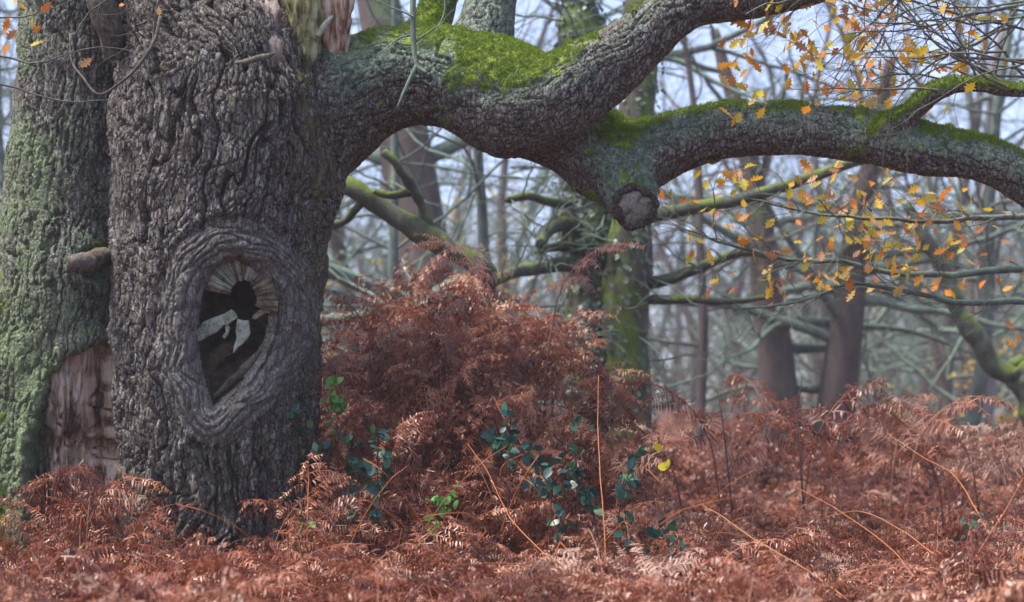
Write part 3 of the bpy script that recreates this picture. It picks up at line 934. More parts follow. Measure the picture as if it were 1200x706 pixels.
snag('rotten_rib', [(250, 466, 11.53, 3), (264, 453, 11.52, 4), (284, 436, 11.51, 5), (304, 412, 11.52, 3)], None, M['cutwood'], 0.8, 14, seed=63, rough=0.05)
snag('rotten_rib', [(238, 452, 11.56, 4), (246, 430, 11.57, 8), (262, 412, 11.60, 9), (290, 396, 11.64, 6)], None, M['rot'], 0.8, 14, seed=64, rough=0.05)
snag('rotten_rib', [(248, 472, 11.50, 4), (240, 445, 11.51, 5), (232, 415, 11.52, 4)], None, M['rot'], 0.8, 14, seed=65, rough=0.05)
# sawn face of the knob
c = P(744, 243, 11.62)
V = [[0, 0, 0]]; T = []
nseg = 40
for j, rj in enumerate((0.35, 0.7, 0.93, 1.0)):
    for k in range(nseg):
        t = 2 * math.pi * k / nseg
        r = rj * (0.104 + 0.008 * math.sin(3 * t + 1) + 0.004 * math.sin(7 * t))
        crack = -0.02 * math.exp(-((t - 1.0) / 0.12) ** 2) - 0.02 * math.exp(-((t - 3.9) / 0.15) ** 2)
        V.append([r * math.cos(t), -0.02 * (1 - rj) - crack + random.uniform(-.002, .002) + (0.05 if rj == 1.0 else 0), r * math.sin(t) * 1.02])
for k in range(nseg): T.append((0, 1 + (k + 1) % nseg, 1 + k))
Qc = []
for j in range(3):
    for k in range(nseg):
        a = 1 + j * nseg
        Qc.append((a + k, a + (k + 1) % nseg, a + nseg + (k + 1) % nseg, a + nseg + k))
rot = np.array(Matrix.Rotation(R(14), 3, 'X'))
o = link('sawn_face', mesh_np('sawn_face', np.array(V) @ rot.T + c - np.array(OAK), [np.array(Qc), np.array(T)]), M['sawn'], oak)
o['label'] = 'weathered round sawn face with a crack'
cr = np.array([[(0.110 + 0.008 * math.sin(3 * t + 1) + 0.006 * math.sin(11 * t)) * math.cos(t), 0.012 + 0.008 * math.sin(5 * t), (0.110 + 0.008 * math.sin(3 * t + 1)) * 1.02 * math.sin(t)] for t in np.linspace(0, 2 * math.pi, 61)])
V, Qd, T = tube(cr, 0.024 + 0.008 * np.sin(np.arange(61) * 1.7) * np.cos(np.arange(61) * 0.9), 8, cap=False)
V = V + 0.010 * fbm(V / 0.03, 171, 2)[:, None]
link('bark_collar', mesh_np('bark_collar', V @ rot.T + c - np.array(OAK), [Qd]), M['bark'], oak)

# ------------------------------------------------------------------ twigs and leaves
def grow(mb, p, d, length, r, depth, rng, wander=0.25, split=0.28, tips=None, droop=0.0, flat=1.0, sides=4, step=None, child_len=0.62, ang=0.75):
    """random walking twig with side shoots; collects tip points"""
    step = step or max(0.03, length / 9)
    n = max(3, int(length / step))
    pts, rads = [p.copy()], [r]
    for i in range(n):
        d = d + rng.normal(0, wander, 3) * np.array([1, flat, 1]) * 0.6 + np.array([0, 0, -droop])
        d = d / np.linalg.norm(d)
        p = p + d * step
        rr_ = r * (1 - 0.72 * (i + 1) / n)
        pts.append(p.copy()); rads.append(rr_)
        if depth > 0 and i > 0 and rng.random() < split:
            a = rng.normal(0, 1, 3) * np.array([1, flat, 1])
            a -= d * a.dot(d)
            a /= np.linalg.norm(a) + 1e-9
            nd = d * math.cos(ang) + a * math.sin(ang)
            grow(mb, p.copy(), nd, length * child_len * rng.uniform(0.6, 1.15), rr_ * 0.68, depth - 1, rng, wander, split, tips, droop, flat, max(3, sides - 1), None, child_len, ang)
        if tips is not None and depth == 0:
            tips.append((p.copy(), d.copy()))
    mb.tube(np.array(pts), np.array(rads), sides, cap=False)
    return p

def oak_leaf_mesh(seed):
    rng = np.random.default_rng(seed)
    # lobed outline, length 1 along +X, stalk at 0
    hw = []
    for i in range(19):
        t = i / 18
        env = 0.36 * math.sin(math.pi * min(1, (t * 0.92 + 0.04)) ** 1.25)
        lob = 0.5 + 0.5 * math.cos(2 * math.pi * (t * 4.2) + 0.4 + rng.normal(0, 0.25))
        hw.append(max(0.012, env * (0.45 + 0.62 * lob)))
    V = []
    curl = rng.uniform(-0.5, 0.5); fold = rng.uniform(0.1, 0.5)
    for i in range(19):
        t = i / 18
        zc = 0.25 * curl * math.sin(math.pi * t) - 0.1 * t * t
        for s in (-1, 0, 1):
            w = hw[i] * s
            V.append((t, w, zc + fold * abs(w) + rng.normal(0, 0.012)))
    Q = []
    for i in range(18):
        a = i * 3
        Q += [(a, a + 3, a + 4, a + 1), (a + 1, a + 4, a + 5, a + 2)]
    V += [(-0.22, -0.012, 0.0), (-0.22, 0.012, 0.0), (0.02, 0.012, 0.0), (0.02, -0.012, 0.0)]
    n = len(V)
    Q.append((n - 4, n - 3, n - 2, n - 1))
    return mesh_np('oak_leaf', np.array(V), [np.array(Q)])

OAKLEAF = [oak_leaf_mesh(k) for k in range(6)]
for m_ in OAKLEAF: m_.materials.append(M['oakleaf'])

def place_leaf(name, mesh, parent, p, d, size, rng, org, hang=0.5):
    o = bpy.data.objects.new(name, mesh)
    COL.objects.link(o)
    o.parent = parent
    o.location = [float(c) for c in (np.asarray(p) - np.asarray(org))]
    dd = np.asarray(d) + rng.normal(0, 0.6, 3) + np.array([0, 0, -hang])
    q = Vector(dd).to_track_quat('X', 'Z')
    q = q @ Euler((rng.uniform(-1.6, 1.6), 0, 0)).to_quaternion()
    o.rotation_mode = 'QUATERNION'
    o.rotation_quaternion = q
    o.scale = (size,) * 3
    return o

# spray carried by the mossy branch at the far end of the low limb (upper right)
def twig_part(name, seeds, parent, org, mat, leaves, rng, leaf_name='leaf', size=(0.060, 0.100), depth=3, wander=0.3, split=0.3, flat=0.6, droop=0.0, box=None, hang=0.5, meshes=None, ang=0.75, child_len=0.62, sides=5):
    mb = MB(); tips = []
    for (pt, d, ln, r) in seeds:
        grow(mb, np.array(pt, float), np.array(d, float) / np.linalg.norm(d), ln, r, depth, rng, wander, split, tips, droop, flat, sides, ang=ang, child_len=child_len)
    tw = link(name, mb.mesh(name, origin=org), mat, parent)
    if box is not None:
        tips = [t for t in tips if box(t[0])]
    if leaves and tips:
        for k in rng.choice(len(tips), size=leaves):
            place_leaf(leaf_name, (meshes or OAKLEAF)[rng.integers(len(meshes or OAKLEAF))], tw, tips[k][0] + rng.normal(0, 0.025, 3), tips[k][1], rng.uniform(*size), rng, np.zeros(3) + np.asarray(org), hang)
    return tw, tips

def topx(p): return 600 + p[0] / p[1] * FPX
def topy(p): return HORY - (p[2] - EYE) / p[1] * FPX

rng = np.random.default_rng(5)
seeds = []
for (px, py, dx, dz, ln) in [(1200, 100, -1, 0.35, 1.3), (1180, 102, -1, 0.55, 1.2), (1150, 100, -0.9, 0.8, 1.1), (1120, 100, -1, 0.35, 1.0), (1235, 70, -1, 0.25, 1.5),
                             (1250, 20, -1, 0.05, 1.7), (1240, 40, -1, -0.1, 1.5), (1100, 106, -1, 0.2, 0.9), (1090, 112, -0.8, 0.9, 0.8), (1215, -20, -1, -0.2, 1.4), (1080, -20, -1, -0.5, 0.9), (1140, 100, 0.1, 1, 0.7), (1165, 102, 0.3, 1, 0.7),
                             (1100, -30, -0.9, -0.3, 1.1), (1000, -30, -0.8, -0.5, 0.7), (1060, -15, -1, -0.35, 0.9), (1130, -10, -1, -0.3, 1.0), (1190, 30, -1, 0.0, 1.2), (1180, 60, -1, 0.1, 1.2), (1160, 85, -1, 0.1, 1.0), (960, -20, -0.8, -0.8, 0.5), (1200, 5, -1, -0.1, 1.2), (1290, 30, -1, 0.0, 1.4), (1290, 60, -1, -0.05, 1.4), (1280, 0, -1, 0.05, 1.4), (1300, 90, -1, 0.1, 1.4), (1270, 110, -1, 0.25, 1.2), (1210, 100, -0.8, 0.6, 0.9), (1180, 104, -0.6, 0.8, 0.8)]:
    seeds.append((P(px, py, 11.5 + rng.uniform(-0.3, 0.5)), (dx, rng.uniform(-0.35, 0.35), dz), ln, rng.uniform(0.007, 0.012)))
twig_part('twig_spray', seeds, oak, OAK, M['twig'], 290, rng, split=0.42, box=lambda p: 850 < topx(p) < 1205 and -12 < topy(p) < 135)
# drooping twigs on the left in front of the stem
rng = np.random.default_rng(9)
seeds = []
for (px, py, D, dx, dz, ln) in [(-30, 62, 11.0, 1, 0.22, 0.9), (-20, 95, 11.0, 1, 0.25, 0.8), (110, -15, 11.0, -1, -0.35, 0.8), (190, -15, 11.0, -0.3, -1, 0.55), (-30, 20, 11.1, 1, 0.0, 0.6), (170, -20, 11.0, -1, -0.25, 0.8)]:
    seeds.append((P(px, py, D), (dx, 0.05, dz), ln, 0.007))
twig_part('twig_spray', seeds, oak, OAK, M['twig'], 0, rng, depth=2, flat=0.25, split=0.25)
for (px, py) in [(15, 8), (32, 12), (38, 20), (20, 35), (8, 42), (52, 48), (108, 68), (142, 4), (186, 8), (10, 20), (5, 65), (60, 3), (48, 30)]:
    place_leaf('leaf', OAKLEAF[rng.integers(6)], oak, P(px, py, 10.9), (rng.normal(), -0.3, rng.normal()), rng.uniform(0.05, 0.08), rng, OAK)
mb = MB()
lp = [P(px, py, D) for px, py, D in [(188, 20, 11.1), (180, 50, 11.0), (160, 80, 10.95), (140, 98, 10.92), (122, 110, 10.9), (110, 108, 10.9), (98, 92, 10.95), (84, 72, 11.05), (82, 40, 11.2)]]
mb.tube(spline(lp, 40), np.linspace(0.012, 0.005, 40), 6)
for seedp in [(150, 20), (160, 30), (170, 45), (150, 55), (180, 60), (200, 10), (190, 40), (165, 65), (210, 30), (155, 10)]:
    grow(mb, P(*seedp, 11.45), np.array([rng.normal(), -0.6, rng.normal()]), 0.35, 0.006, 2, rng, 0.5, 0.4)
link('epicormic_twigs', mb.mesh('epicormic_twigs', origin=OAK), M['twigdark'], oak)
# small lichened twigs hanging on the limb shoulder
mb = MB()
mb.tube(spline([P(484, -10, 11.3), P(484, 40, 11.25), P(488, 75, 11.22), P(500, 86, 11.2)], 16), np.linspace(0.018, 0.012, 16), 7)
mb.tube(spline([P(489, 76, 11.22), P(478, 98, 11.2), P(465, 128, 11.2)], 12), np.linspace(0.014, 0.007, 12), 7)
for a in [((484, 20), (-1, 0, 0.6)), ((484, 40), (-1, 0, -.3)), ((486, 50), (1, 0, 0.8)), ((520, -5), (0.2, 0, -1))]:
    grow(mb, P(*a[0], 11.25), np.array(a[1], float), 0.3, 0.006, 1, rng, 0.25, 0.3)
link('twig', mb.mesh('twig', origin=OAK), M['lichbranch'], oak)

# ------------------------------------------------------------------ oak at the right, out of frame, whose boughs reach in
RO = (5.2, 14.0, 0.0)
roak = tag(empty('oak_tree', RO), 'oak whose slender yellow-leaved boughs reach in under the long mossy limb', 'tree')
mb = MB(); rng = np.random.default_rng(21)
mb.tube(spline([(5.2, 14, -0.2), (5.15, 14, 1.5), (5.3, 14.1, 3.5), (5.2, 14.3, 6), (5.4, 14.4, 9)], 30), np.linspace(0.42, 0.16, 30), 16)
link('trunk', mb.mesh('trunk', origin=RO), M['ivytrunk'], roak)
def bough(pts, r0, r1, mat, parent, org, name='bough', sides=8, n=40):
    a = spline(np.array([P(*q) for q in pts]), n)
    a += 0.05 * np.stack([fbm(a / 0.4, 1, 3), fbm(a / 0.4, 2, 3), fbm(a / 0.4, 3, 3)], 1)
    m_ = MB(); m_.tube(a, np.linspace(r0 * 0.62, r1, n), sides)
    link(name, m_.mesh(name, origin=org), mat, parent)
    return a
b1 = bough([(1460, 300, 14.0), (1340, 330, 13.6), (1220, 352, 13.2), (1120, 356, 13.0), (1060, 343, 12.9), (1000, 330, 12.8), (940, 352, 12.7), (870, 362, 12.6)], 0.05, 0.006, M['lichbranch'], roak, RO)
b2 = bough([(1460, 280, 14.0), (1330, 290, 13.6), (1220, 312, 13.2), (1150, 322, 13.0), (1080, 325, 12.9), (1000, 308, 12.8), (920, 300, 12.7), (850, 285, 12.6), (800, 268, 12.5)], 0.055, 0.006, M['lichbranch'], roak, RO)
b3 = bough([(1440, 190, 14.0), (1330, 215, 13.6), (1210, 250, 13.2), (1150, 255, 13.0), (1100, 262, 12.9), (1040, 256, 12.8), (960, 248, 12.7), (880, 232, 12.6)], 0.045, 0.006, M['twig'], roak, RO)
seeds = []
for bb in (b1, b2, b3):
    for k in range(8, 39):
        d = bb[min(39, k + 1)] - bb[k - 1]
        d = d / np.linalg.norm(d)
        seeds.append((bb[k], d + np.array([rng.normal(0, 0.2), rng.normal(0, 0.5), rng.normal(0.12, 0.5)]), rng.uniform(0.35, 0.75), rng.uniform(0.003, 0.0055)))
twig_part('twig_spray', seeds, roak, RO, M['twig'], 290, rng, depth=2, split=0.46, wander=0.28, flat=0.6, box=lambda p: 765 < topx(p) < 1205 and 185 < topy(p) < 340)
# yellow-green clump of leaves and the lone hanging leaf
for (px, py) in [(895, 312), (910, 328), (902, 318), (920, 340), (898, 335), (925, 320), (906, 354), (1177, 377), (1190, 390), (1185, 400), (1180, 398)]:
    place_leaf('leaf', OAKLEAF[rng.integers(6)], roak, P(px, py, 12.7), (rng.normal(), -0.3, rng.normal()), rng.uniform(0.06, 0.08), rng, RO)

# ------------------------------------------------------------------ midground trees
def walk_tree(rng, base, h, r0, levels=3, lean=(0, 0), n_branch=9, spread=0.9, first=0.3, wander=0.10, crook=0.25, twig_split=0.35):
    """returns trunk MB and crown MB of a bare woodland tree"""
    tb, cb = MB(), MB()
    n = 22
    p = np.array(base, float); d = np.array([lean[0], lean[1], 1.0]); d /= np.linalg.norm(d)
    pts, rad = [p.copy()], [r0 * 1.35]
    for i in range(n):
        d = d + rng.normal(0, wander * 0.35, 3); d[2] = abs(d[2]); d /= np.linalg.norm(d)
        p = p + d * h / n
        pts.append(p.copy()); rad.append(r0 * (1 - 0.8 * (i + 1) / n) * (1.12 if i == 0 else 1))
    tb.tube(spline(np.array(pts), 60), np.interp(np.linspace(0, n, 60), np.arange(n + 1), rad), 12)
    for k in range(n_branch):
        f = first + (1 - first) * (k + rng.random()) / n_branch
        i = min(n - 1, int(f * n))
        a = rng.uniform(0, 2 * np.pi)
        dd = np.array([math.cos(a), math.sin(a) * 0.7, rng.uniform(0.0, 0.7)])
        grow(cb, pts[i], dd / np.linalg.norm(dd), h * spread * rng.uniform(0.25, 0.5) * (1.15 - 0.6 * f), rad[i] * 0.34, levels - 1, rng, crook, twig_split, None, 0.0, 0.9, 5, None, 0.6, 0.8)
    return tb, cb

def tree(name, label, seed, base, h, r0, mat, group=None, cmat=None, **kw):
    rng = np.random.default_rng(seed)
    base = (base[0], base[1], float(ground_z(np.array([base[0]]), np.array([base[1]]))[0]) - 0.1)
    tb, cb = walk_tree(rng, base, h, r0, **kw)
    e = tag(empty(name, base), label, 'tree', group)
    link('trunk', tb.mesh('trunk', origin=base), mat, e)
    link('crown', cb.mesh('crown', origin=base), cmat or mat, e)
    return e

def gp(px, D): return ((px - 600) / FPX * D, D)

# big dark trunk behind the limb
tree('oak_tree', 'big dark trunk standing behind the leaning mossy branch', 31, gp(512, 24), 13, 0.46, M['fartrunk'], lean=(0.0, 0), n_branch=9, first=0.22, cmat=M['lichbranch'])
# twin trunk in the mist on the right
t = tree('oak_tree', 'broad dark twin-trunked oak in the mist beyond the bracken', 36, gp(924, 27), 7.0, 0.34, M['fartrunk'], lean=(-0.02, 0), n_branch=16, first=0.38, spread=1.5, cmat=M['lichbranch'])
tb, cb = walk_tree(np.random.default_rng(37), (0.55, 0.1, -0.1), 6.5, 0.36, lean=(0.03, 0), n_branch=16, first=0.36, spread=1.5)
link('trunk', tb.mesh('trunk'), M['fartrunk'], t)
link('crown', cb.mesh('crown'), M['lichbranch'], t)
tree('oak_tree', 'slim hazy tree behind the twin-trunked oak', 38, gp(1102, 42), 12, 0.17, M['fartrunk'], n_branch=9, first=0.2, spread=1.1)

# ivy and lichen covered tree behind the sawn knob
rng = np.random.default_rng(44)
IB = (1.03, 17.0, 0.0)
ivy = tag(empty('ivy_clad_tree', IB), 'ivy-clad twin-stemmed tree behind the bracken mound with mossy side branches', 'tree')
def stem_path(pts, n=40):
    a = spline(np.array([[*P(x_, y_, D), r * D / FPX] for x_, y_, D, r in pts]), n)
    q = a[:, :3].copy()
    for i_ in range(3): a[:, i_] += 0.035 * fbm(q / 0.28, 500 + i_, 3)
    a[:, 3] *= 1 + 0.28 * fbm(q / 0.16, 510, 2)
    return a
s1 = stem_path([(744, 760, 17.0, 38), (742, 600, 17, 29), (738, 480, 17, 27), (732, 380, 17, 27), (737, 300, 17, 26), (742, 230, 17, 24), (748, 120, 17.1, 22), (752, 0, 17.2, 20), (770, -200, 17.3, 15)])
s2 = stem_path([(712, 760, 17.3, 44), (708, 560, 17.3, 34), (700, 430, 17.3, 34), (694, 300, 17.3, 33), (690, 200, 17.3, 30), (684, 80, 17.4, 26), (676, -60, 17.5, 22), (670, -250, 17.5, 14)])
for s_ in (s1, s2):
    V, Qd, T = tube(s_[:, :3], s_[:, 3], 20)
    V = V + 0.03 * fbm(V / np.array([0.12, 0.12, 0.3]), 71, 3)[:, None] * np.array([1, 1, 0.2])
    link('trunk', mesh_np('trunk', V - np.array(IB), [Qd, T]), M['ivytrunk'], ivy)
mb = MB()
def ib(pts, r0, r1, n=24, mbx=None):
    a = spline(np.array([P(*q) for q in pts]), n)
    a += 0.02 * np.stack([fbm(a / 0.25, 1, 2), fbm(a / 0.25, 2, 2), fbm(a / 0.25, 3, 2)], 1)
    mbx.tube(a, np.linspace(r0, r1, n), 8)
    return a
side = [ib([(745, 335, 17), (790, 325, 16.9), (830, 308, 16.8), (868, 296, 16.8), (900, 300, 16.7)], 0.06, 0.025, mbx=mb),
        ib([(748, 352, 17), (800, 352, 16.8), (850, 354, 16.7), (900, 348, 16.6)], 0.045, 0.02, mbx=mb),
        ib([(740, 260, 17), (800, 246, 16.6), (860, 236, 16.4), (920, 218, 16.2), (975, 200, 16.0), (1020, 186, 15.9)], 0.065, 0.04, mbx=mb),
        ib([(676, 245, 17.2), (650, 238, 16.9), (622, 230, 16.6), (594, 234, 16.4)], 0.05, 0.03, mbx=mb),
        ib([(680, 270, 17.2), (660, 262, 16.9), (640, 272, 16.6), (632, 286, 16.4)], 0.075, 0.05, mbx=mb),
        ib([(680, 292, 17.2), (650, 290, 16.8), (628, 296, 16.5)], 0.05, 0.03, mbx=mb),
        ib([(690, 310, 17.2), (640, 312, 16.5), (596, 322, 15.8), (560, 345, 15.2)], 0.07, 0.04, mbx=mb),
        ib([(735, 460, 17), (690, 430, 16.4), (650, 395, 15.9), (612, 372, 15.5)], 0.05, 0.03, mbx=mb)]
link('branch', mb.mesh('branch', origin=IB), M['mossbranch'], ivy)
mb = MB()
for sd_ in side:
    for k in range(6, 24, 4):
        grow(mb, sd_[k], np.array([rng.normal(0, 1), rng.normal(-0.4, 0.5), rng.normal(0.1, 0.7)]), 0.55, 0.010, 2, rng, 0.3, 0.35)
for k in range(12, 34, 2):
    grow(mb, s2[k, :3], np.array([rng.normal(0, 1), -1.0, rng.normal(0.0, 0.6)]), 0.9, 0.014, 2, rng, 0.3, 0.35)
    grow(mb, s1[k, :3], np.array([rng.normal(0.5, 1), -0.8, rng.normal(0.1, 0.6)]), 0.8, 0.012, 2, rng, 0.3, 0.35)
tag(link('twigs', mb.mesh('twigs', origin=IB), M['lichbranch'], ivy), 'fine lichen-green twigs of the ivy-clad tree', kind='stuff')
# ivy leaves round the left stem: many small leaf blades
mbl = MB()
for k in range(2600):
    i_ = rng.integers(3, 36)
    st_ = s2 if rng.random() < 0.8 else s1
    a = rng.uniform(np.pi * 0.95, np.pi * 2.05)
    rr_ = st_[i_, 3] * rng.uniform(1.0, 1.35)
    p = st_[i_, :3] + np.array([math.cos(a) * rr_, math.sin(a) * rr_, rng.uniform(-0.08, 0.08)])
    nrm = np.array([math.cos(a), math.sin(a), 0.4]) + rng.normal(0, 0.35, 3)
    nrm /= np.linalg.norm(nrm)
    t1 = np.cross(nrm, (0, 0, 1)); t1 /= np.linalg.norm(t1); t2 = np.cross(nrm, t1)
    s_ = rng.uniform(0.02, 0.038)
    V = [p + t1 * s_, p + t2 * s_ * 0.5 + t1 * s_ * 0.3, p + t2 * s_ * 1.2, p - t1 * s_ + t2 * 0.3 * s_, p - t2 * s_ * 0.8]
    mbl.add(V, None, [(0, 1, 4), (1, 2, 4), (2, 3, 4)])
o = link('ivy_leaves', mbl.mesh('ivy_leaves', smooth=False, origin=IB), M['ivy'], ivy)
tag(o, 'small dull green ivy leaves clothing the stem', kind='stuff')

# leaning mossy branch between the oak and the mound
LB = P(575, 345, 14.6)
lb = tag(empty('fallen_branch', (LB[0], LB[1], 0)), 'leaning moss-green fallen branch forked against the bracken mound beside the oak trunk', 'branch')
lorg = (LB[0], LB[1], 0)
def lbr(name, pts, n=40, sides=12, mat='mossbranch'):
    a = stem_path(pts, n)
    V, Qd, T = tube(a[:, :3], a[:, 3], sides)
    V = V + 0.018 * fbm(V / 0.1, 81, 3)[:, None] * np.array([1, 1, 1])
    link(name, mesh_np(name, V - np.array(lorg), [Qd, T]), M[mat], lb)
lbr('limb', [(340, 190, 15.0), ] and [(350, 195, 14.8, 8), (405, 216, 14.7, 10), (450, 244, 14.65, 12), (500, 278, 14.6, 13.5), (540, 302, 14.6, 13), (562, 316, 14.6, 13), (572, 332, 14.6, 12), (574, 350, 14.6, 12), (585, 420, 14.4, 14), (600, 600, 14.2, 17), (600, 790, 14.0, 18)])
lbr('side_branch', [(505, 280, 14.6, 7), (497, 250, 14.6, 7), (486, 228, 14.55, 7), (470, 200, 14.5, 6), (452, 178, 14.5, 4.5)])
lbr('side_branch', [(486, 226, 14.55, 6), (462, 228, 14.5, 5), (440, 224, 14.5, 3)])
lbr('side_branch', [(570, 335, 14.6, 10), (540, 338, 14.55, 11), (515, 346, 14.5, 10.5), (480, 362, 14.5, 9), (430, 372, 14.5, 8), (380, 378, 14.5, 7), (330, 384, 14.5, 6)], mat='lichbranch')
lbr('side_branch', [(430, 232, 14.7, 5), (400, 262, 14.7, 4.5), (360, 262, 14.7, 4)])

# teal branched thicket trees between oak limb and dark trunk
tree('thicket_tree', 'lichen-green many-branched small tree filling the gap under the limb', 51, gp(430, 19.5), 6.5, 0.085, M['lichbranch'], lean=(0.12, 0), n_branch=21, first=0.22, spread=1.1, levels=4, twig_split=0.3)
tree('thicket_tree', 'lichen-green crooked small tree in front of the dark trunk', 52, gp(590, 20.5), 7.5, 0.09, M['lichbranch'], lean=(-0.05, 0), n_branch=23, first=0.22, spread=1.0, levels=4, twig_split=0.3)
tree('thicket_tree', 'thin grey-green tree seen past the left stem', 53, gp(-10, 22), 7.5, 0.09, M['lichbranch'], lean=(0.02, 0), n_branch=22, first=0.15, spread=1.0, levels=4, twig_split=0.3)
tree('thicket_tree', 'lichen-green branchy tree rising behind the dark upper limb', 54, gp(812, 24), 9, 0.075, M['fartrunk'], lean=(0.06, 0), n_branch=24, first=0.3, spread=1.0, levels=4, twig_split=0.3)
tree('thicket_tree', 'pale branchy tree behind the orange-leaved twigs', 55, gp(1130, 27), 9.5, 0.13, M['lichbranch'], lean=(-0.05, 0), n_branch=24, first=0.3, spread=1.0, levels=4, twig_split=0.3)

# bright mossy crooked branch at the right
mo = P(1190, 450, 21)
mosst = tag(empty('mossy_tree', (3.9 + 1.6, 21.0, 0)), 'crooked tree thick with yellow-green moss at the misty right edge', 'tree')
morg = (5.5, 21.0, 0)
def mbr(name, pts):
    a = stem_path(pts, 36)
    V, Qd, T = tube(a[:, :3], a[:, 3], 12)
    V = V + 0.035 * fbm(V / 0.14, 83, 3)[:, None]
    link(name, mesh_np(name, V - np.array(morg), [Qd, T]), M['mossbranch'], mosst)
mbr('trunk', [(1260, 760, 21, 34), (1252, 640, 21, 26), (1240, 560, 21, 22), (1215, 480, 21, 19), (1200, 440, 21, 17), (1190, 430, 21, 14)])
mbr('branch', [(1195, 440, 21, 13), (1165, 430, 21, 12), (1145, 400, 21, 11), (1126, 370, 21, 9), (1112, 335, 21, 9), (1090, 290, 21, 8), (1060, 240, 21, 6)])
mbr('branch', [(1205, 440, 21, 12), (1230, 400, 21, 11), (1260, 330, 21, 9), (1270, 200, 21, 7), (1290, 60, 21, 5)])
mbr('branch', [(1205, 470, 21, 9), (1188, 450, 21, 8), (1185, 430, 21, 8), (1200, 420, 21, 8)])

# yellow leaved shrubs far off
def shrub(name, label, seed, base, h, w, nl):
    rng = np.random.default_rng(seed)
    e = tag(empty(name, base), label, 'shrub')
    mb, tips = MB(), []
    for k in range(9):
        grow(mb, np.array([rng.normal(0, w * 0.08), rng.normal(0, w * 0.08), 0]), np.array([rng.normal(0, 0.45), rng.normal(0, 0.45), 1]), h * rng.uniform(0.6, 1), 0.03, 2, rng, 0.2, 0.4, tips)
    link('stems', mb.mesh('stems'), M['lichbranch'], e)
    lb_ = MB()
    for k in range(nl):
        p = tips[rng.integers(len(tips))][0] + rng.normal(0, 0.12, 3)
        a, b = rng.normal(0, 1, 3), rng.normal(0, 1, 3)
        a /= np.linalg.norm(a); b = np.cross(a, b); b /= np.linalg.norm(b)
        s = rng.uniform(0.035, 0.07)
        lb_.add([p, p + a * s + b * s * 0.5, p + a * s * 2, p + a * s - b * s * 0.5], [(0, 1, 2, 3)])
    o = link('foliage', lb_.mesh('foliage', smooth=False), M['shrubleaf'], e)
    o['kind'] = 'stuff'
shrub('shrub', 'hazy yellow-leaved shrub glimpsed between the trunk and the leaning branch', 61, (*gp(425, 34), 0), 4.6, 2.2, 1500)
shrub('shrub', 'hazy yellow-leaved shrub low beside the crooked mossy tree', 62, (*gp(1150, 36), 0), 2.0, 2.0, 900)
shrub('shrub', 'orange-yellow shrub glimpsed left of the paler stem', 63, (*gp(5, 36), 0), 4.2, 2.0, 1000)

# misty woodland: individual trees copied from a few patterns, then a far-off mass
PAT = []
for k in range(5):
    rng = np.random.default_rng(300 + k)
    tb, cb = walk_tree(rng, (0, 0, -0.2), 11, 0.085 + 0.02 * k, levels=3, n_branch=24 + k, first=0.07 + 0.02 * k, spread=0.85, lean=(rng.normal(0, 0.08), 0), wander=0.28, crook=0.32)
    PAT.append((tb.mesh('trunk'), cb.mesh('crown'), ('palebark' if k in (1, 3) else 'fartrunk')))
for tm_, cm_, mt in PAT:
    tm_.materials.append(M[mt]); cm_.materials.append(M['lichbranch'])
rng = np.random.default_rng(77)
npal = 0
spots = []
for D in np.linspace(26, 60, 60):
    spots.append((rng.uniform(-0.1, 1.1) * 1200, D + rng.uniform(-1, 1)))
for (px, D) in spots:
    if (770 < px < 890 or 1005 < px < 1090) and D < 46: continue
    if 880 < px < 1010 and D < 30: continue
    k = int(rng.integers(5))
    X_, Y_ = gp(px, D)
    b = (X_, Y_, float(ground_z(np.array([X_]), np.array([Y_]))[0]))
    e = empty('woodland_tree', b)
    pale = PAT[k][2] == 'palebark'
    tag(e, 'pale-barked slender tree in the misty woodland background' if pale else 'dark slender tree in the misty woodland background', 'tree', 'misty woodland trees')
    e.rotation_euler = (0, 0, rng.uniform(0, 6.28))
    e.scale = (1, 1, rng.uniform(0.9, 1.25))
    for nm, ms in (('trunk', PAT[k][0]), ('crown', PAT[k][1])):
        c = bpy.data.objects.new(nm, ms); COL.objects.link(c); c.parent = e

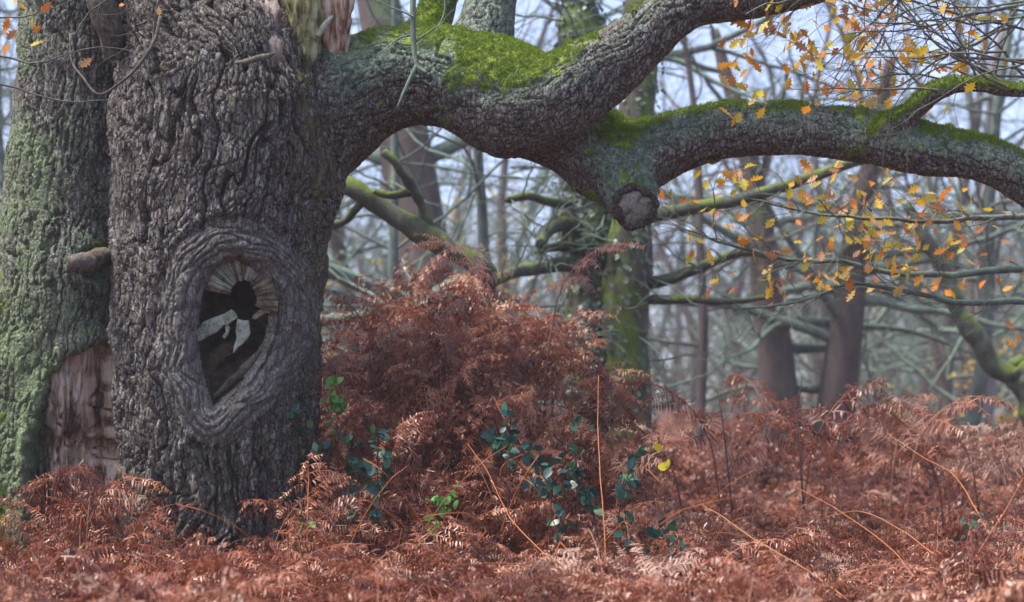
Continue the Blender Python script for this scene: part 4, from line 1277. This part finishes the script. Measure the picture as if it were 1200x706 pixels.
# ---- geometry-node scatter used for the uncountable masses
def scatter(name, pts, rots, scl, idx, protos, label, cat):
    coll = bpy.data.collections.new(name + '_shapes')
    for i_, o_ in enumerate(protos):
        coll.objects.link(o_)
    m = bpy.data.meshes.new(name)
    m.vertices.add(len(pts)); m.vertices.foreach_set('co', np.asarray(pts, np.float32).ravel())
    a = m.attributes.new('rot', 'FLOAT_VECTOR', 'POINT'); a.data.foreach_set('vector', np.asarray(rots, np.float32).ravel())
    a = m.attributes.new('scl', 'FLOAT', 'POINT'); a.data.foreach_set('value', np.asarray(scl, np.float32))
    a = m.attributes.new('pick', 'INT', 'POINT'); a.data.foreach_set('value', np.asarray(idx, np.int32))
    o = bpy.data.objects.new(name, m); COL.objects.link(o)
    g = bpy.data.node_groups.new(name, 'GeometryNodeTree')
    g.interface.new_socket('Geometry', in_out='INPUT', socket_type='NodeSocketGeometry')
    g.interface.new_socket('Geometry', in_out='OUTPUT', socket_type='NodeSocketGeometry')
    gi, go = g.nodes.new('NodeGroupInput'), g.nodes.new('NodeGroupOutput')
    ins = g.nodes.new('GeometryNodeInstanceOnPoints')
    ci = g.nodes.new('GeometryNodeCollectionInfo')
    ci.inputs['Collection'].default_value = coll
    ci.inputs['Separate Children'].default_value = True
    ci.inputs['Reset Children'].default_value = True
    ins.inputs['Pick Instance'].default_value = True
    def na(nm, ty):
        n = g.nodes.new('GeometryNodeInputNamedAttribute'); n.data_type = ty; n.inputs['Name'].default_value = nm
        return n.outputs['Attribute']
    L = g.links
    L.new(gi.outputs[0], ins.inputs['Points'])
    L.new(ci.outputs[0], ins.inputs['Instance'])
    L.new(na('pick', 'INT'), ins.inputs['Instance Index'])
    er = g.nodes.new('FunctionNodeEulerToRotation')
    L.new(na('rot', 'FLOAT_VECTOR'), er.inputs[0])
    L.new(er.outputs[0], ins.inputs['Rotation'])
    L.new(na('scl', 'FLOAT'), ins.inputs['Scale'])
    L.new(ins.outputs[0], go.inputs[0])
    md = o.modifiers.new('scatter', 'NODES'); md.node_group = g
    tag(o, label, cat, kind='stuff')
    return o

protos = []
for k, (tm_, cm_, mt) in enumerate(PAT):
    # one mesh with both trunk and crown for the far mass
    m_ = MB()
    for ms in (tm_, cm_):
        n_ = len(ms.vertices); c_ = np.empty(n_ * 3, np.float32); ms.vertices.foreach_get('co', c_)
        q_ = [p_.vertices[:] for p_ in ms.polygons]
        m_.add(c_.reshape(-1, 3), [q for q in q_ if len(q) == 4], [q for q in q_ if len(q) == 3])
    me = m_.mesh('far_tree'); me.materials.append(M['palebark' if k == 1 else 'lichbranch' if k in (0, 3) else 'fartrunk'])
    protos.append(bpy.data.objects.new('far_tree', me))
nf = 330
fx = rng.uniform(-1, 1, nf); fd = rng.uniform(60, 130, nf)
fxx = fx * (0.32 * fd + 6)
fz = ground_z(fxx, fd)
scatter('far_woodland', np.stack([fxx, fd, fz], 1), np.stack([0 * fx, 0 * fx, rng.uniform(0, 6.28, nf)], 1), rng.uniform(0.9, 1.5, nf), rng.integers(0, 5, nf), protos,
        'far-off misty woodland of bare trees', 'woodland')

# ------------------------------------------------------------------ bracken
def frond_mesh(seed, dead=1.0, lod=0):
    """dead bracken frond: stalk rising from the origin, blade arching to +X, drooping curled pinnae. about 1 m tall"""
    rng = np.random.default_rng(seed)
    mb = MB()
    # main axis
    n = 34
    stip = rng.uniform(0.42, 0.55)
    bl = rng.uniform(0.55, 0.75)
    p = np.zeros(3); ang = R(90) - rng.uniform(0.0, 0.15)
    pts = [p.copy()]
    tot = stip + bl
    lat = 0.0
    bend = rng.uniform(1.6, 2.6)
    for i in range(n):
        f = (i + 1) / n
        if f > stip / tot * 0.8:
            ang -= bend / n * 1.5 * (f ** 0.5)
        lat += rng.normal(0, 0.02)
        p = p + np.array([math.cos(ang), lat * 0.4, math.sin(ang)]) * tot / n
        pts.append(p.copy())
    pts = np.array(pts)
    rad = np.interp(np.linspace(0, 1, n + 1), [0, 0.45, 1], [0.0055, 0.0042, 0.0014])
    mb.tube(pts, rad, 4, cap=False)
    tints = [np.full(mb.n, 0.75)]
    t, e1, e2 = frames(pts)
    upv = np.array([0, 0, 1.0])
    i0 = int(stip / tot * n)
    npair = 10 if lod == 0 else 8
    for k in range(npair):
        f = k / (npair - 1)
        ai = i0 + (n - i0) * (0.02 + 0.96 * f ** 0.92)
        ia = min(n - 1, int(ai)); fr = ai - ia
        base = pts[ia] * (1 - fr) + pts[ia + 1] * fr
        tt = t[ia]
        sidev = np.cross(upv, tt); sidev /= np.linalg.norm(sidev) + 1e-9
        plen = (0.40 * (1 - f) ** 0.85 + 0.02) * rng.uniform(0.75, 1.1)
        for s in (-1, 1):
            if rng.random() < 0.10: continue
            d = sidev * s * rng.uniform(0.75, 1.0) + tt * rng.uniform(0.25, 0.6) + rng.normal(0, 0.12, 3)
            d /= np.linalg.norm(d)
            m_ = max(4, int(plen / (0.0185 if lod == 0 else 0.03)))
            st = plen / m_
            pp = base.copy(); ppts = [pp.copy()]
            dr = rng.uniform(0.03, 0.16) * dead
            cu = rng.normal(0, 0.05)
            for q in range(m_):
                d = d + np.array([0, 0, -dr * (1.0 + q / m_)]) * (9.0 / m_ if m_ > 9 else 1) + sidev * cu * 0.5 + rng.normal(0, 0.05, 3)
                d /= np.linalg.norm(d)
                pp = pp + d * st
                ppts.append(pp.copy())
            ppts = np.array(ppts)
            tp = np.gradient(ppts, axis=0); tp /= np.linalg.norm(tp, axis=1)[:, None] + 1e-9
            # midrib: a thin strip
            nrm = np.cross(tp, sidev + 0.3 * upv); nrm /= np.linalg.norm(nrm, axis=1)[:, None] + 1e-9
            w = np.linspace(0.0024, 0.0009, len(ppts))[:, None]
            lat_ = np.cross(tp, nrm)
            V = np.concatenate([ppts + lat_ * w, ppts - lat_ * w])
            c = np.arange(len(ppts) - 1)
            mb.add(V, np.stack([c, c + 1, c + 1 + len(ppts), c + len(ppts)], 1))
            pt_ = rng.random(); tints.append(np.full(len(V), 0.75))
            # pinnules: curled little lobes both sides
            K = len(ppts)
            for ss in (-1, 1):
                fq = np.arange(1, K) / K
                pl = (0.050 * (1 - fq) ** 0.7 + 0.010) * (0.55 + 0.6 * (plen / 0.3)) * rng.uniform(0.7, 1.15, K - 1)
                pd_ = lat_[1:] * ss * rng.uniform(0.6, 1.0, (K - 1, 1)) + tp[1:] * rng.uniform(0.2, 0.6, (K - 1, 1)) + nrm[1:] * rng.normal(0, 0.35, (K - 1, 1)) + np.array([0, 0, -1.0]) * rng.uniform(0.0, 0.7, (K - 1, 1)) * dead
                pd_ /= np.linalg.norm(pd_, axis=1)[:, None]
                cu_ = nrm[1:] * rng.normal(0, 0.3, (K - 1, 1)) + np.array([0, 0, -0.35])
                wd_ = (0.0060 if lod == 0 else 0.010) * rng.uniform(0.7, 1.2, (K - 1, 1))
                b0 = ppts[1:]
                b1_ = b0 + pd_ * pl[:, None] * 0.55
                b2_ = b1_ + (pd_ + cu_ * 1.2) * pl[:, None] * 0.5
                wv_ = tp[1:]
                V = np.stack([b0 - wv_ * wd_ * 0.6, b0 + wv_ * wd_ * 0.6, b1_ + wv_ * wd_ * 0.9, b1_ - wv_ * wd_ * 0.9, b2_], 1).reshape(-1, 3)
                o_ = np.arange(K - 1)[:, None] * 5
                mb.add(V, o_ + np.array([[0, 1, 2, 3]]), o_ + np.array([[3, 2, 4]]))
                tints.append(np.repeat(0.5 * pt_ + 0.7 * rng.random(K - 1), 5))
    me = mb.mesh('bracken_frond')
    add_attr(me, 'tint', np.concatenate(tints))
    return me

FR = [frond_mesh(700 + k, dead=(0.6 if k < 3 else 1.2)) for k in range(9)]
FRP = [frond_mesh(730 + k, dead=0.5) for k in range(2)]
FRL = [frond_mesh(760 + k, dead=1.0, lod=1) for k in range(4)]
for m_ in FR + FRL: m_.materials.append(M['fern'])
for m_ in FRP: m_.materials.append(M['fernpale'])
print('frond tris', [len(m_.polygons) for m_ in FR])

def canopy(x, y):
    """top of the bracken above the ground"""
    x, y = np.asarray(x, float), np.asarray(y, float)
    p = np.stack([x * 0.9, y * 0.9, 0 * x], -1).reshape(-1, 3)
    nz = fbm(p, 400, 3).reshape(x.shape)
    h = 0.84 + 0.16 * nz
    h = h + 0.10 * sstep(12, 18, y)
    # lower right in front of the trunk, higher at the far left
    h = h - 0.16 * np.exp(-(((x + 1.5) / 0.45) ** 2 + ((y - 10.9) / 0.9) ** 2))
    h = h + 0.25 * np.exp(-(((x + 2.6) / 0.35) ** 2 + ((y - 11.0) / 0.4) ** 2))
    A = sstep(-1.85, -0.5, x) ** 0.6 * (1 - sstep(0.0, 0.95, x))
    B = sstep(10.7, 12.7, y) * (1 - sstep(14.0, 15.2, y))
    h = h + 1.45 * A * B * (1 + 0.30 * nz + 0.22 * vnoise(p * 3.1, 431).reshape(x.shape))
    return h

rng = np.random.default_rng(99)
def blocked(x, y):
    return ((x + 1.78) ** 2 + (y - 12.0) ** 2 < 0.72 ** 2) | ((x + 2.8) ** 2 + (y - 12.1) ** 2 < 0.55 ** 2)
recs = []   # x y z rotx roty rotz scale kind
def strew(n, xr, yr, layers=1, smin=0.75, smax=1.1):
    k = 0
    while k < n:
        y_ = rng.uniform(*yr)
        half = 0.262 * y_ + 0.35
        x_ = rng.uniform(max(xr[0], -half), min(xr[1], half))
        if blocked(x_, y_): continue
        h = float(canopy(np.array([x_]), np.array([y_]))[0])
        gz = float(ground_z(np.array([x_]), np.array([y_]))[0])
        s = rng.uniform(smin, smax) * min(1.0, h / 0.88)
        lift = max(0.0, h - s * 0.88)
        zz = gz + (lift if rng.random() < 0.6 else lift * rng.random())
        recs.append((x_, y_, zz, rng.normal(0, 0.30), rng.normal(0, 0.30), rng.uniform(0, 6.283), s, 0 if rng.random() < 0.94 else 1))
        k += 1
strew(1150, (-9, 9), (6.6, 12.0))
strew(620, (-1.5, 1.2), (10.8, 14.6), smin=0.6, smax=1.0)
strew(650, (0.3, 9), (12.0, 19.0))
strew(250, (-9, -1), (12.5, 18.0))
recs = np.array(recs)
# the fronds on top and nearest become things of their own
d_ = recs[:, 1]
topness = recs[:, 2] + 0.88 * recs[:, 6]
cn = canopy(recs[:, 0], recs[:, 1])
vis = (np.abs(recs[:, 0]) < 0.257 * d_ + 0.1) & (d_ > 7.8)
pyy = HORY - (topness - EYE) / d_ * FPX
vis &= (pyy < 715)
score = recs[:, 6] / d_ * (topness > cn - 0.12) * vis
own = np.argsort(-score)[:250]
is_own = np.zeros(len(recs), bool); is_own[own] = True
for r_ in recs[is_own]:
    pale = r_[7] == 1
    ms = FRP[rng.integers(2)] if pale else FR[rng.integers(len(FR))]
    o = bpy.data.objects.new('bracken_frond', ms); COL.objects.link(o)
    o.location = r_[:3]; o.rotation_euler = r_[3:6]; o.scale = (r_[6],) * 3
    tag(o, 'pale bleached dead bracken frond among the rusty thicket' if pale else 'rust brown dead bracken frond in the foreground thicket', 'bracken', 'dead bracken fronds in the foreground')
rest = recs[~is_own]
protos = [bpy.data.objects.new('frond', m_) for m_ in FR + FRP]
idx = np.where(rest[:, 7] == 1, len(FR) + rng.integers(0, 2, len(rest)), rng.integers(0, len(FR), len(rest)))
scatter('bracken_thicket', rest[:, :3], rest[:, 3:6], rest[:, 6], idx, protos, 'dense rust brown dead bracken covering the foreground and mound', 'bracken')
# farther bracken fading into the mist
nfar = 2600
yd = 17 + (62 - 17) * rng.random(nfar) ** 1.5
xd = rng.uniform(-1, 1, nfar) * (0.27 * yd + 1)
zd = ground_z(xd, yd)
protos = [bpy.data.objects.new('far_frond', m_) for m_ in FRL]
scatter('bracken_field', np.stack([xd, yd, zd], 1), np.stack([rng.normal(0, 0.2, nfar), rng.normal(0, 0.2, nfar), rng.uniform(0, 6.28, nfar)], 1), rng.uniform(0.95, 1.4, nfar) * (1 + (yd - 17) * 0.008), rng.integers(0, 4, nfar), protos,
        'field of dead bracken fading into the mist between the far trees', 'bracken')

# single standing fronds that rise above the thicket
def frond_at(px, py, D, rz, s, tilt, label, pale=False, k=0, ry=0.0):
    ms = (FRP if pale else FR)[k % len(FRP if pale else FR)]
    zt = max(v.co.z for v in ms.vertices)
    top = P(px, py, D)
    o = bpy.data.objects.new('bracken_frond', ms); COL.objects.link(o)
    o.scale = (s,) * 3
    o.rotation_euler = (tilt, ry, rz)
    o.location = (top[0], top[1], top[2] - zt * s)
    tag(o, label, 'bracken')
frond_at(640, 278, 12.6, 0.2, 1.1, 0.1, 'arching brown bracken frond topping the mound under the sawn knob', k=0)
frond_at(580, 270, 12.7, 2.6, 1.0, 0.0, 'ladder-like bracken frond rising at the peak of the mound', True, k=1)
frond_at(440, 330, 12.4, 2.9, 1.0, 0.1, 'dark bracken frond arching beside the leaning branch fork', k=3)
frond_at(500, 330, 12.3, 0.4, 1.0, -0.1, 'bracken frond lying over the mound below the leaning branch', k=4)
frond_at(850, 440, 13.0, 3.3, 1.3, 0.1, 'tall pale bracken frond in front of the pale mist', k=1)
frond_at(935, 440, 13.5, 0.6, 1.4, 0.1, 'tall curled bracken frond in front of the twin trunks', k=5)
frond_at(990, 480, 12.6, 3.0, 1.3, 0.1, 'bent bracken frond right of the twin trunks', k=6)
frond_at(1060, 462, 12.6, 0.2, 1.3, 0.1, 'upright bracken frond near the slim hazy tree', k=2)
frond_at(1110, 462, 12.9, 2.8, 1.3, 0.0, 'narrow drooping bracken frond against the mist', k=7)
frond_at(1165, 490, 12.6, 0.5, 1.2, 0.0, 'pale upright bracken frond close to the mossy crooked tree', True, k=0)
frond_at(70, 555, 11.0, 0.8, 1.0, 0.15, 'bracken frond standing against the bare wood wound', k=1)
frond_at(110, 590, 10.9, 2.2, 0.95, 0.1, 'bracken frond leaning on the base of the bare wood', k=2)
for k_, (px, py, wh) in enumerate([(40, 560, 'touching the mossy foot of the stem'), (62, 535, 'rising before the dark rotten margin'), (92, 560, 'in front of the pale bare wood'), (128, 585, 'where stem and trunk meet'), (25, 600, 'low against the mossy stem'), (150, 615, 'at the left foot of the trunk')]):
    frond_at(px, py, 10.95, rng.uniform(0, 6.28), 0.95, rng.normal(0, 0.15), 'rusty bracken frond ' + wh, k=k_ + 3)
frond_at(720, 490, 11.6, 0.1, 1.1, 0.1, 'light bracken frond arching over the blue-green bramble leaves', True, k=0)
frond_at(680, 640, 9.6, 0.9, 0.9, 0.3, 'bleached bracken frond curling low in the thicket beside a bent stalk', True, k=1)

TALL = ['left of the bare stem', 'beside the bare stem', 'left of the twin trunks', 'crossing the twin trunks', 'right beside the twin trunks', 'between twin trunks and slim tree', 'left of the slim hazy tree', 'right of the slim hazy tree', 'between slim tree and mossy tree', 'near the crooked mossy tree', 'close under the mossy tree']
for k_, (px, py) in enumerate([(808, 478), (838, 470), (880, 462), (925, 432), (962, 452), (1005, 470), (1040, 455), (1078, 448), (1118, 455), (1150, 470), (1188, 480)]):
    frond_at(px, py + 12 * (k_ % 3), 13.0 + 0.8 * (k_ % 4), rng.uniform(0, 6.28), rng.uniform(1.05, 1.35), rng.normal(0, 0.15), 'slender tall bracken frond ' + TALL[k_], k_ % 4 == 2, k=k_)

# orange stalks lying through the bracken
def stalk(pts, r, label, forks=()):
    a = spline(np.array([P(*q) for q in pts]), 30)
    a += 0.006 * np.stack([fbm(a / 0.15, 5, 2), fbm(a / 0.15, 6, 2), fbm(a / 0.15, 7, 2)], 1)
    r *= 0.7
    m_ = MB(); m_.tube(a, np.linspace(r, r * 0.5, 30), 6)
    for f in forks:
        m_.tube(spline(np.array([P(*q) for q in f]), 12), np.linspace(r * 0.7, r * 0.3, 12), 5)
    org = a[0]
    o = link('bracken_stalk', m_.mesh('bracken_stalk', origin=org), M['stalk'], None, org)
    tag(o, label, 'stalk')
    return o
stalk([(709, 690, 9.9), (709, 640, 10.0), (704, 560, 10.2), (701, 490, 10.4), (702, 440, 10.5)], 0.006, 'upright orange bracken stalk standing clear of the mound', [[(709, 635, 10.0), (722, 620, 9.95), (733, 612, 9.9), (738, 640, 9.85)]])
stalk([(1010, 715, 8.6), (940, 665, 9.0), (880, 630, 9.4), (845, 605, 9.6), (824, 592, 9.8)], 0.006, 'long orange stalk slanting through the bracken on the open side')
stalk([(1135, 668, 9.4), (1158, 630, 9.5), (1180, 594, 9.6), (1200, 560, 9.7)], 0.006, 'reddish stalk leaning across another in the bracken by the mist')
stalk([(1160, 628, 9.9), (1140, 590, 10.2), (1115, 555, 10.5), (1080, 535, 10.8), (1040, 508, 11.0)], 0.0055, 'curved orange stalk bowed over the bracken towards the mist')
stalk([(650, 660, 9.6), (600, 610, 10.0), (575, 560, 10.4), (548, 520, 10.7)], 0.005, 'thin orange stalk slanting down the front of the mound', [[(585, 565, 10.3), (590, 545, 10.3), (612, 532, 10.4)]])
stalk([(625, 690, 9.0), (640, 665, 9.0), (657, 636, 9.1)], 0.007, 'short broken orange stalk leaning in the thicket', [[(657, 636, 9.1), (668, 648, 9.0), (676, 656, 9.0)]])
stalk([(560, 660, 9.2), (600, 661, 9.3), (650, 663, 9.3)], 0.006, 'broken orange stalk lying level in the bracken')
stalk([(505, 697, 8.8), (470, 690, 8.9), (440, 682, 9.0), (410, 668, 9.2)], 0.005, 'orange stalk lying low near the trunk foot')
stalk([(632, 560, 11.2), (612, 520, 11.4), (590, 490, 11.5), (578, 465, 11.6)], 0.0055, 'slender tan stalk high on the mound among bramble leaves')
stalk([(1080, 706, 8.6), (1040, 690, 8.8), (1000, 680, 9.0), (975, 688, 9.1)], 0.0055, 'arched orange stalk among the low bracken in the open')
stalk([(1095, 650, 9.8), (1060, 625, 10.0), (1010, 600, 10.2), (965, 606, 10.4)], 0.005, 'thin bowed stalk in the middle of the open bracken')
stalk([(1072, 676, 9.3), (1040, 640, 9.5), (985, 600, 9.8), (930, 570, 10.1)], 0.0045, 'thin brown stalk slanting through the open bracken')
stalk([(359, 660, 10.6), (361, 610, 10.6), (362, 560, 10.7), (360, 540, 10.7)], 0.006, 'upright tan stem beside the foot of the trunk')
stalk([(94, 690, 10.4), (93, 650, 10.5), (94, 610, 10.6)], 0.006, 'upright tan bracken stalk before the bare wood')
for k_ in range(26):
    D = rng.uniform(8.2, 11.0)
    px = rng.uniform(380, 1190) if k_ > 5 else rng.uniform(20, 330)
    py = rng.uniform(585, 690)
    ln = rng.uniform(50, 130); an = rng.choice([-1, 1]) * rng.uniform(0.1, 1.2)
    dx, dy = ln * math.cos(an), -ln * abs(math.sin(an)) * (1 if rng.random() < 0.8 else -0.3)
    if an < 0: dx = -dx
    so_ = stalk([(px, py + 10, D + 0.1), (px + dx * 0.3, py + dy * 0.35, D), (px + dx * 0.7, py + dy * 0.75 - rng.uniform(0, 8), D - 0.1), (px + dx, py + dy, D)], rng.uniform(0.003, 0.0055), 'thin orange-brown bracken stalk leaning among the foreground fronds')
    so_['group'] = 'thin bracken stalks in the foreground'
# dark bare sapling stems rising into the mist
for pts, lab in [([(858, 600, 12.5), (852, 540, 12.5), (846, 490, 12.5), (840, 455, 12.6)], 'thin dark bare stem standing up left of the twin trunks'),
                 ([(942, 600, 12.6), (938, 540, 12.6), (935, 490, 12.7), (940, 440, 12.8)], 'thin dark bare stem crossing the twin trunks')]:
    m_ = MB(); a = spline(np.array([P(*q) for q in pts]), 20); m_.tube(a, np.linspace(0.007, 0.003, 20), 6)
    grow(m_, a[12], np.array([0.8, 0.1, 0.6]), 0.25, 0.003, 1, rng, 0.2, 0.3)
    o = link('bare_stem', m_.mesh('bare_stem', origin=a[0]), M['twigdark'], None, a[0])
    tag(o, lab, 'stem')

# ------------------------------------------------------------------ brambles
def blade_mesh(seed, wid=0.33, teeth=0.05):
    rng = np.random.default_rng(seed)
    V, Q = [], []
    n = 12
    fold = rng.uniform(0.1, 0.5); curl = rng.uniform(-0.4, 0.1)
    for i in range(n + 1):
        t = i / n
        w = wid * math.sin(math.pi * min(1, t * 0.93 + 0.05)) ** 0.8 * (1 + teeth * (-1) ** i)
        if i == n: w = 0.005
        for s in (-1, 0, 1):
            V.append((t, w * s, curl * t * t * 0.5 + fold * abs(w * s) * 0.6))
    for i in range(n):
        a = i * 3
        Q += [(a, a + 3, a + 4, a + 1), (a + 1, a + 4, a + 5, a + 2)]
    return mesh_np('leaf_blade', np.array(V), [np.array(Q)])
BLADE = [blade_mesh(k) for k in range(4)]
for m_ in BLADE: m_.materials.append(M['bramble'])
FRESH = [blade_mesh(10 + k, 0.3) for k in range(2)]
for m_ in FRESH: m_.materials.append(M['freshleaf'])
YEL = [blade_mesh(20 + k, 0.42, 0.0) for k in range(2)]
for m_ in YEL: m_.materials.append(M['yellowleaf'])

def bramble(c, n, spread, label, seed, meshes=None, size=(0.05, 0.075), D=None, mat='twigdark'):
    rng = np.random.default_rng(seed)
    c = np.array(c)
    base = np.array([c[0] + rng.normal(0, 0.1), c[1] + 0.25, max(0.1, c[2] - 0.9)])
    e = tag(empty('bramble', base), label, 'bramble')
    m_ = MB()
    n = int(n * 1.25)
    for k in range(max(2, n // 5)):
        tip = c + rng.normal(0, 1, 3) * np.array([spread, 0.1, spread * 0.8])
        a = spline(np.array([base, base * 0.5 + tip * 0.5 + np.array([0, 0.1, 0.15]), tip]), 14)
        m_.tube(a, np.linspace(0.005, 0.002, 14), 5)
        for q in range(6):
            i_ = rng.integers(6, 14)
            if q * max(2, n // 5) >= n + 6: break
            d0 = np.array([rng.normal(), -0.7, rng.normal()])
            for w_ in (-0.8, 0, 0.8):
                dd = d0 + np.array([w_ * d0[2], -0.1, -w_ * d0[0]])
                ms = (meshes or BLADE)
                place_leaf('leaf', ms[rng.integers(len(ms))], e, a[i_] + rng.normal(0, 0.02, 3), dd * 1.5, rng.uniform(*size), rng, base, 0.2)
    link('stem', m_.mesh('stem', origin=base), M[mat], e)
bramble(P(428, 500, 11.1), 12, 0.13, 'blue-green bramble leaves in the mound just right of the trunk', 1)
bramble(P(592, 466, 11.2), 9, 0.10, 'dark teal bramble leaves high in the middle of the mound', 2)
bramble(P(640, 498, 11.0), 14, 0.13, 'large cluster of dark green bramble leaves on the mound flank', 3)
bramble(P(655, 545, 10.7), 8, 0.08, 'dark hanging bramble leaves below the large bramble cluster', 4)
bramble(P(762, 575, 10.6), 8, 0.11, 'bluish bramble leaves at the foot of the mound toward the mist', 5)
bramble(P(405, 565, 10.9), 8, 0.12, 'dark bramble leaves in shade near the trunk foot', 6)
bramble(P(352, 600, 10.9), 6, 0.08, 'small green bramble shoot against the trunk foot', 7, FRESH + BLADE)
bramble(P(820, 620, 10.3), 6, 0.09, 'low blue-green bramble leaves in the open bracken', 8)
bramble(P(348, 692, 10.0), 6, 0.06, 'bramble leaves low beneath the trunk', 9, BLADE + FRESH)
bramble(P(522, 580, 10.8), 4, 0.04, 'fresh green sprig in the middle of the bracken', 10, FRESH)
bramble(P(378, 448, 11.4), 6, 0.07, 'fresh green leaves where trunk meets mound', 11, FRESH)
bramble(P(1133, 615, 10.3), 4, 0.06, 'small green leaves in the bracken near crossed stalks', 12, FRESH + BLADE, size=(0.035, 0.05))
bramble(P(395, 480, 11.3), 6, 0.10, 'shaded bramble leaves in the upper mound beside the trunk', 13)
bramble(P(700, 530, 10.8), 6, 0.08, 'teal bramble leaves under the pale arching frond', 14)
# seedling with yellow leaves
sb = P(779, 570, 11.4)
e = tag(empty('seedling', sb), 'small seedling with bright yellow leaves at the edge of the mist', 'seedling')
m_ = MB(); m_.tube(spline(np.array([P(779, 600, 11.4), P(778, 560, 11.4), P(776, 525, 11.4)]), 8), np.linspace(0.004, 0.002, 8), 5)
link('stem', m_.mesh('stem', origin=sb), M['twigdark'], e)
for (px, py) in [(776, 528), (782, 550), (771, 546)]:
    place_leaf('leaf', YEL[rng.integers(2)], e, P(px, py, 11.38), (rng.normal(), -0.2, 0.3), 0.06, rng, sb, 0)

# ------------------------------------------------------------------ haze
V = np.array([(sx, sy, sz) for sx in (-250, 250) for sy in (-25, 310) for sz in (-1.5, 26)], float)
V[V[:, 2] > 0, 2] = 60
F = [(0, 1, 3, 2), (4, 6, 7, 5), (0, 4, 5, 1), (2, 3, 7, 6), (0, 2, 6, 4), (1, 5, 7, 3)]
hz = link('haze', mesh_np('haze', V, [np.array(F)], smooth=False))
hm = bpy.data.materials.new('haze'); hm.use_nodes = True
nt = hm.node_tree; nt.nodes.clear()
out = nt.nodes.new('ShaderNodeOutputMaterial'); pv = nt.nodes.new('ShaderNodeVolumePrincipled')
pv.inputs['Color'].default_value = (0.74, 0.76, 0.83, 1)
pv.inputs['Density'].default_value = 0.0013
pv.inputs['Anisotropy'].default_value = 0.0
nt.links.new(pv.outputs[0], out.inputs['Volume'])
hz.data.materials.append(hm)
tag(hz, 'pale bluish autumn mist filling the wood', 'haze', kind='stuff')
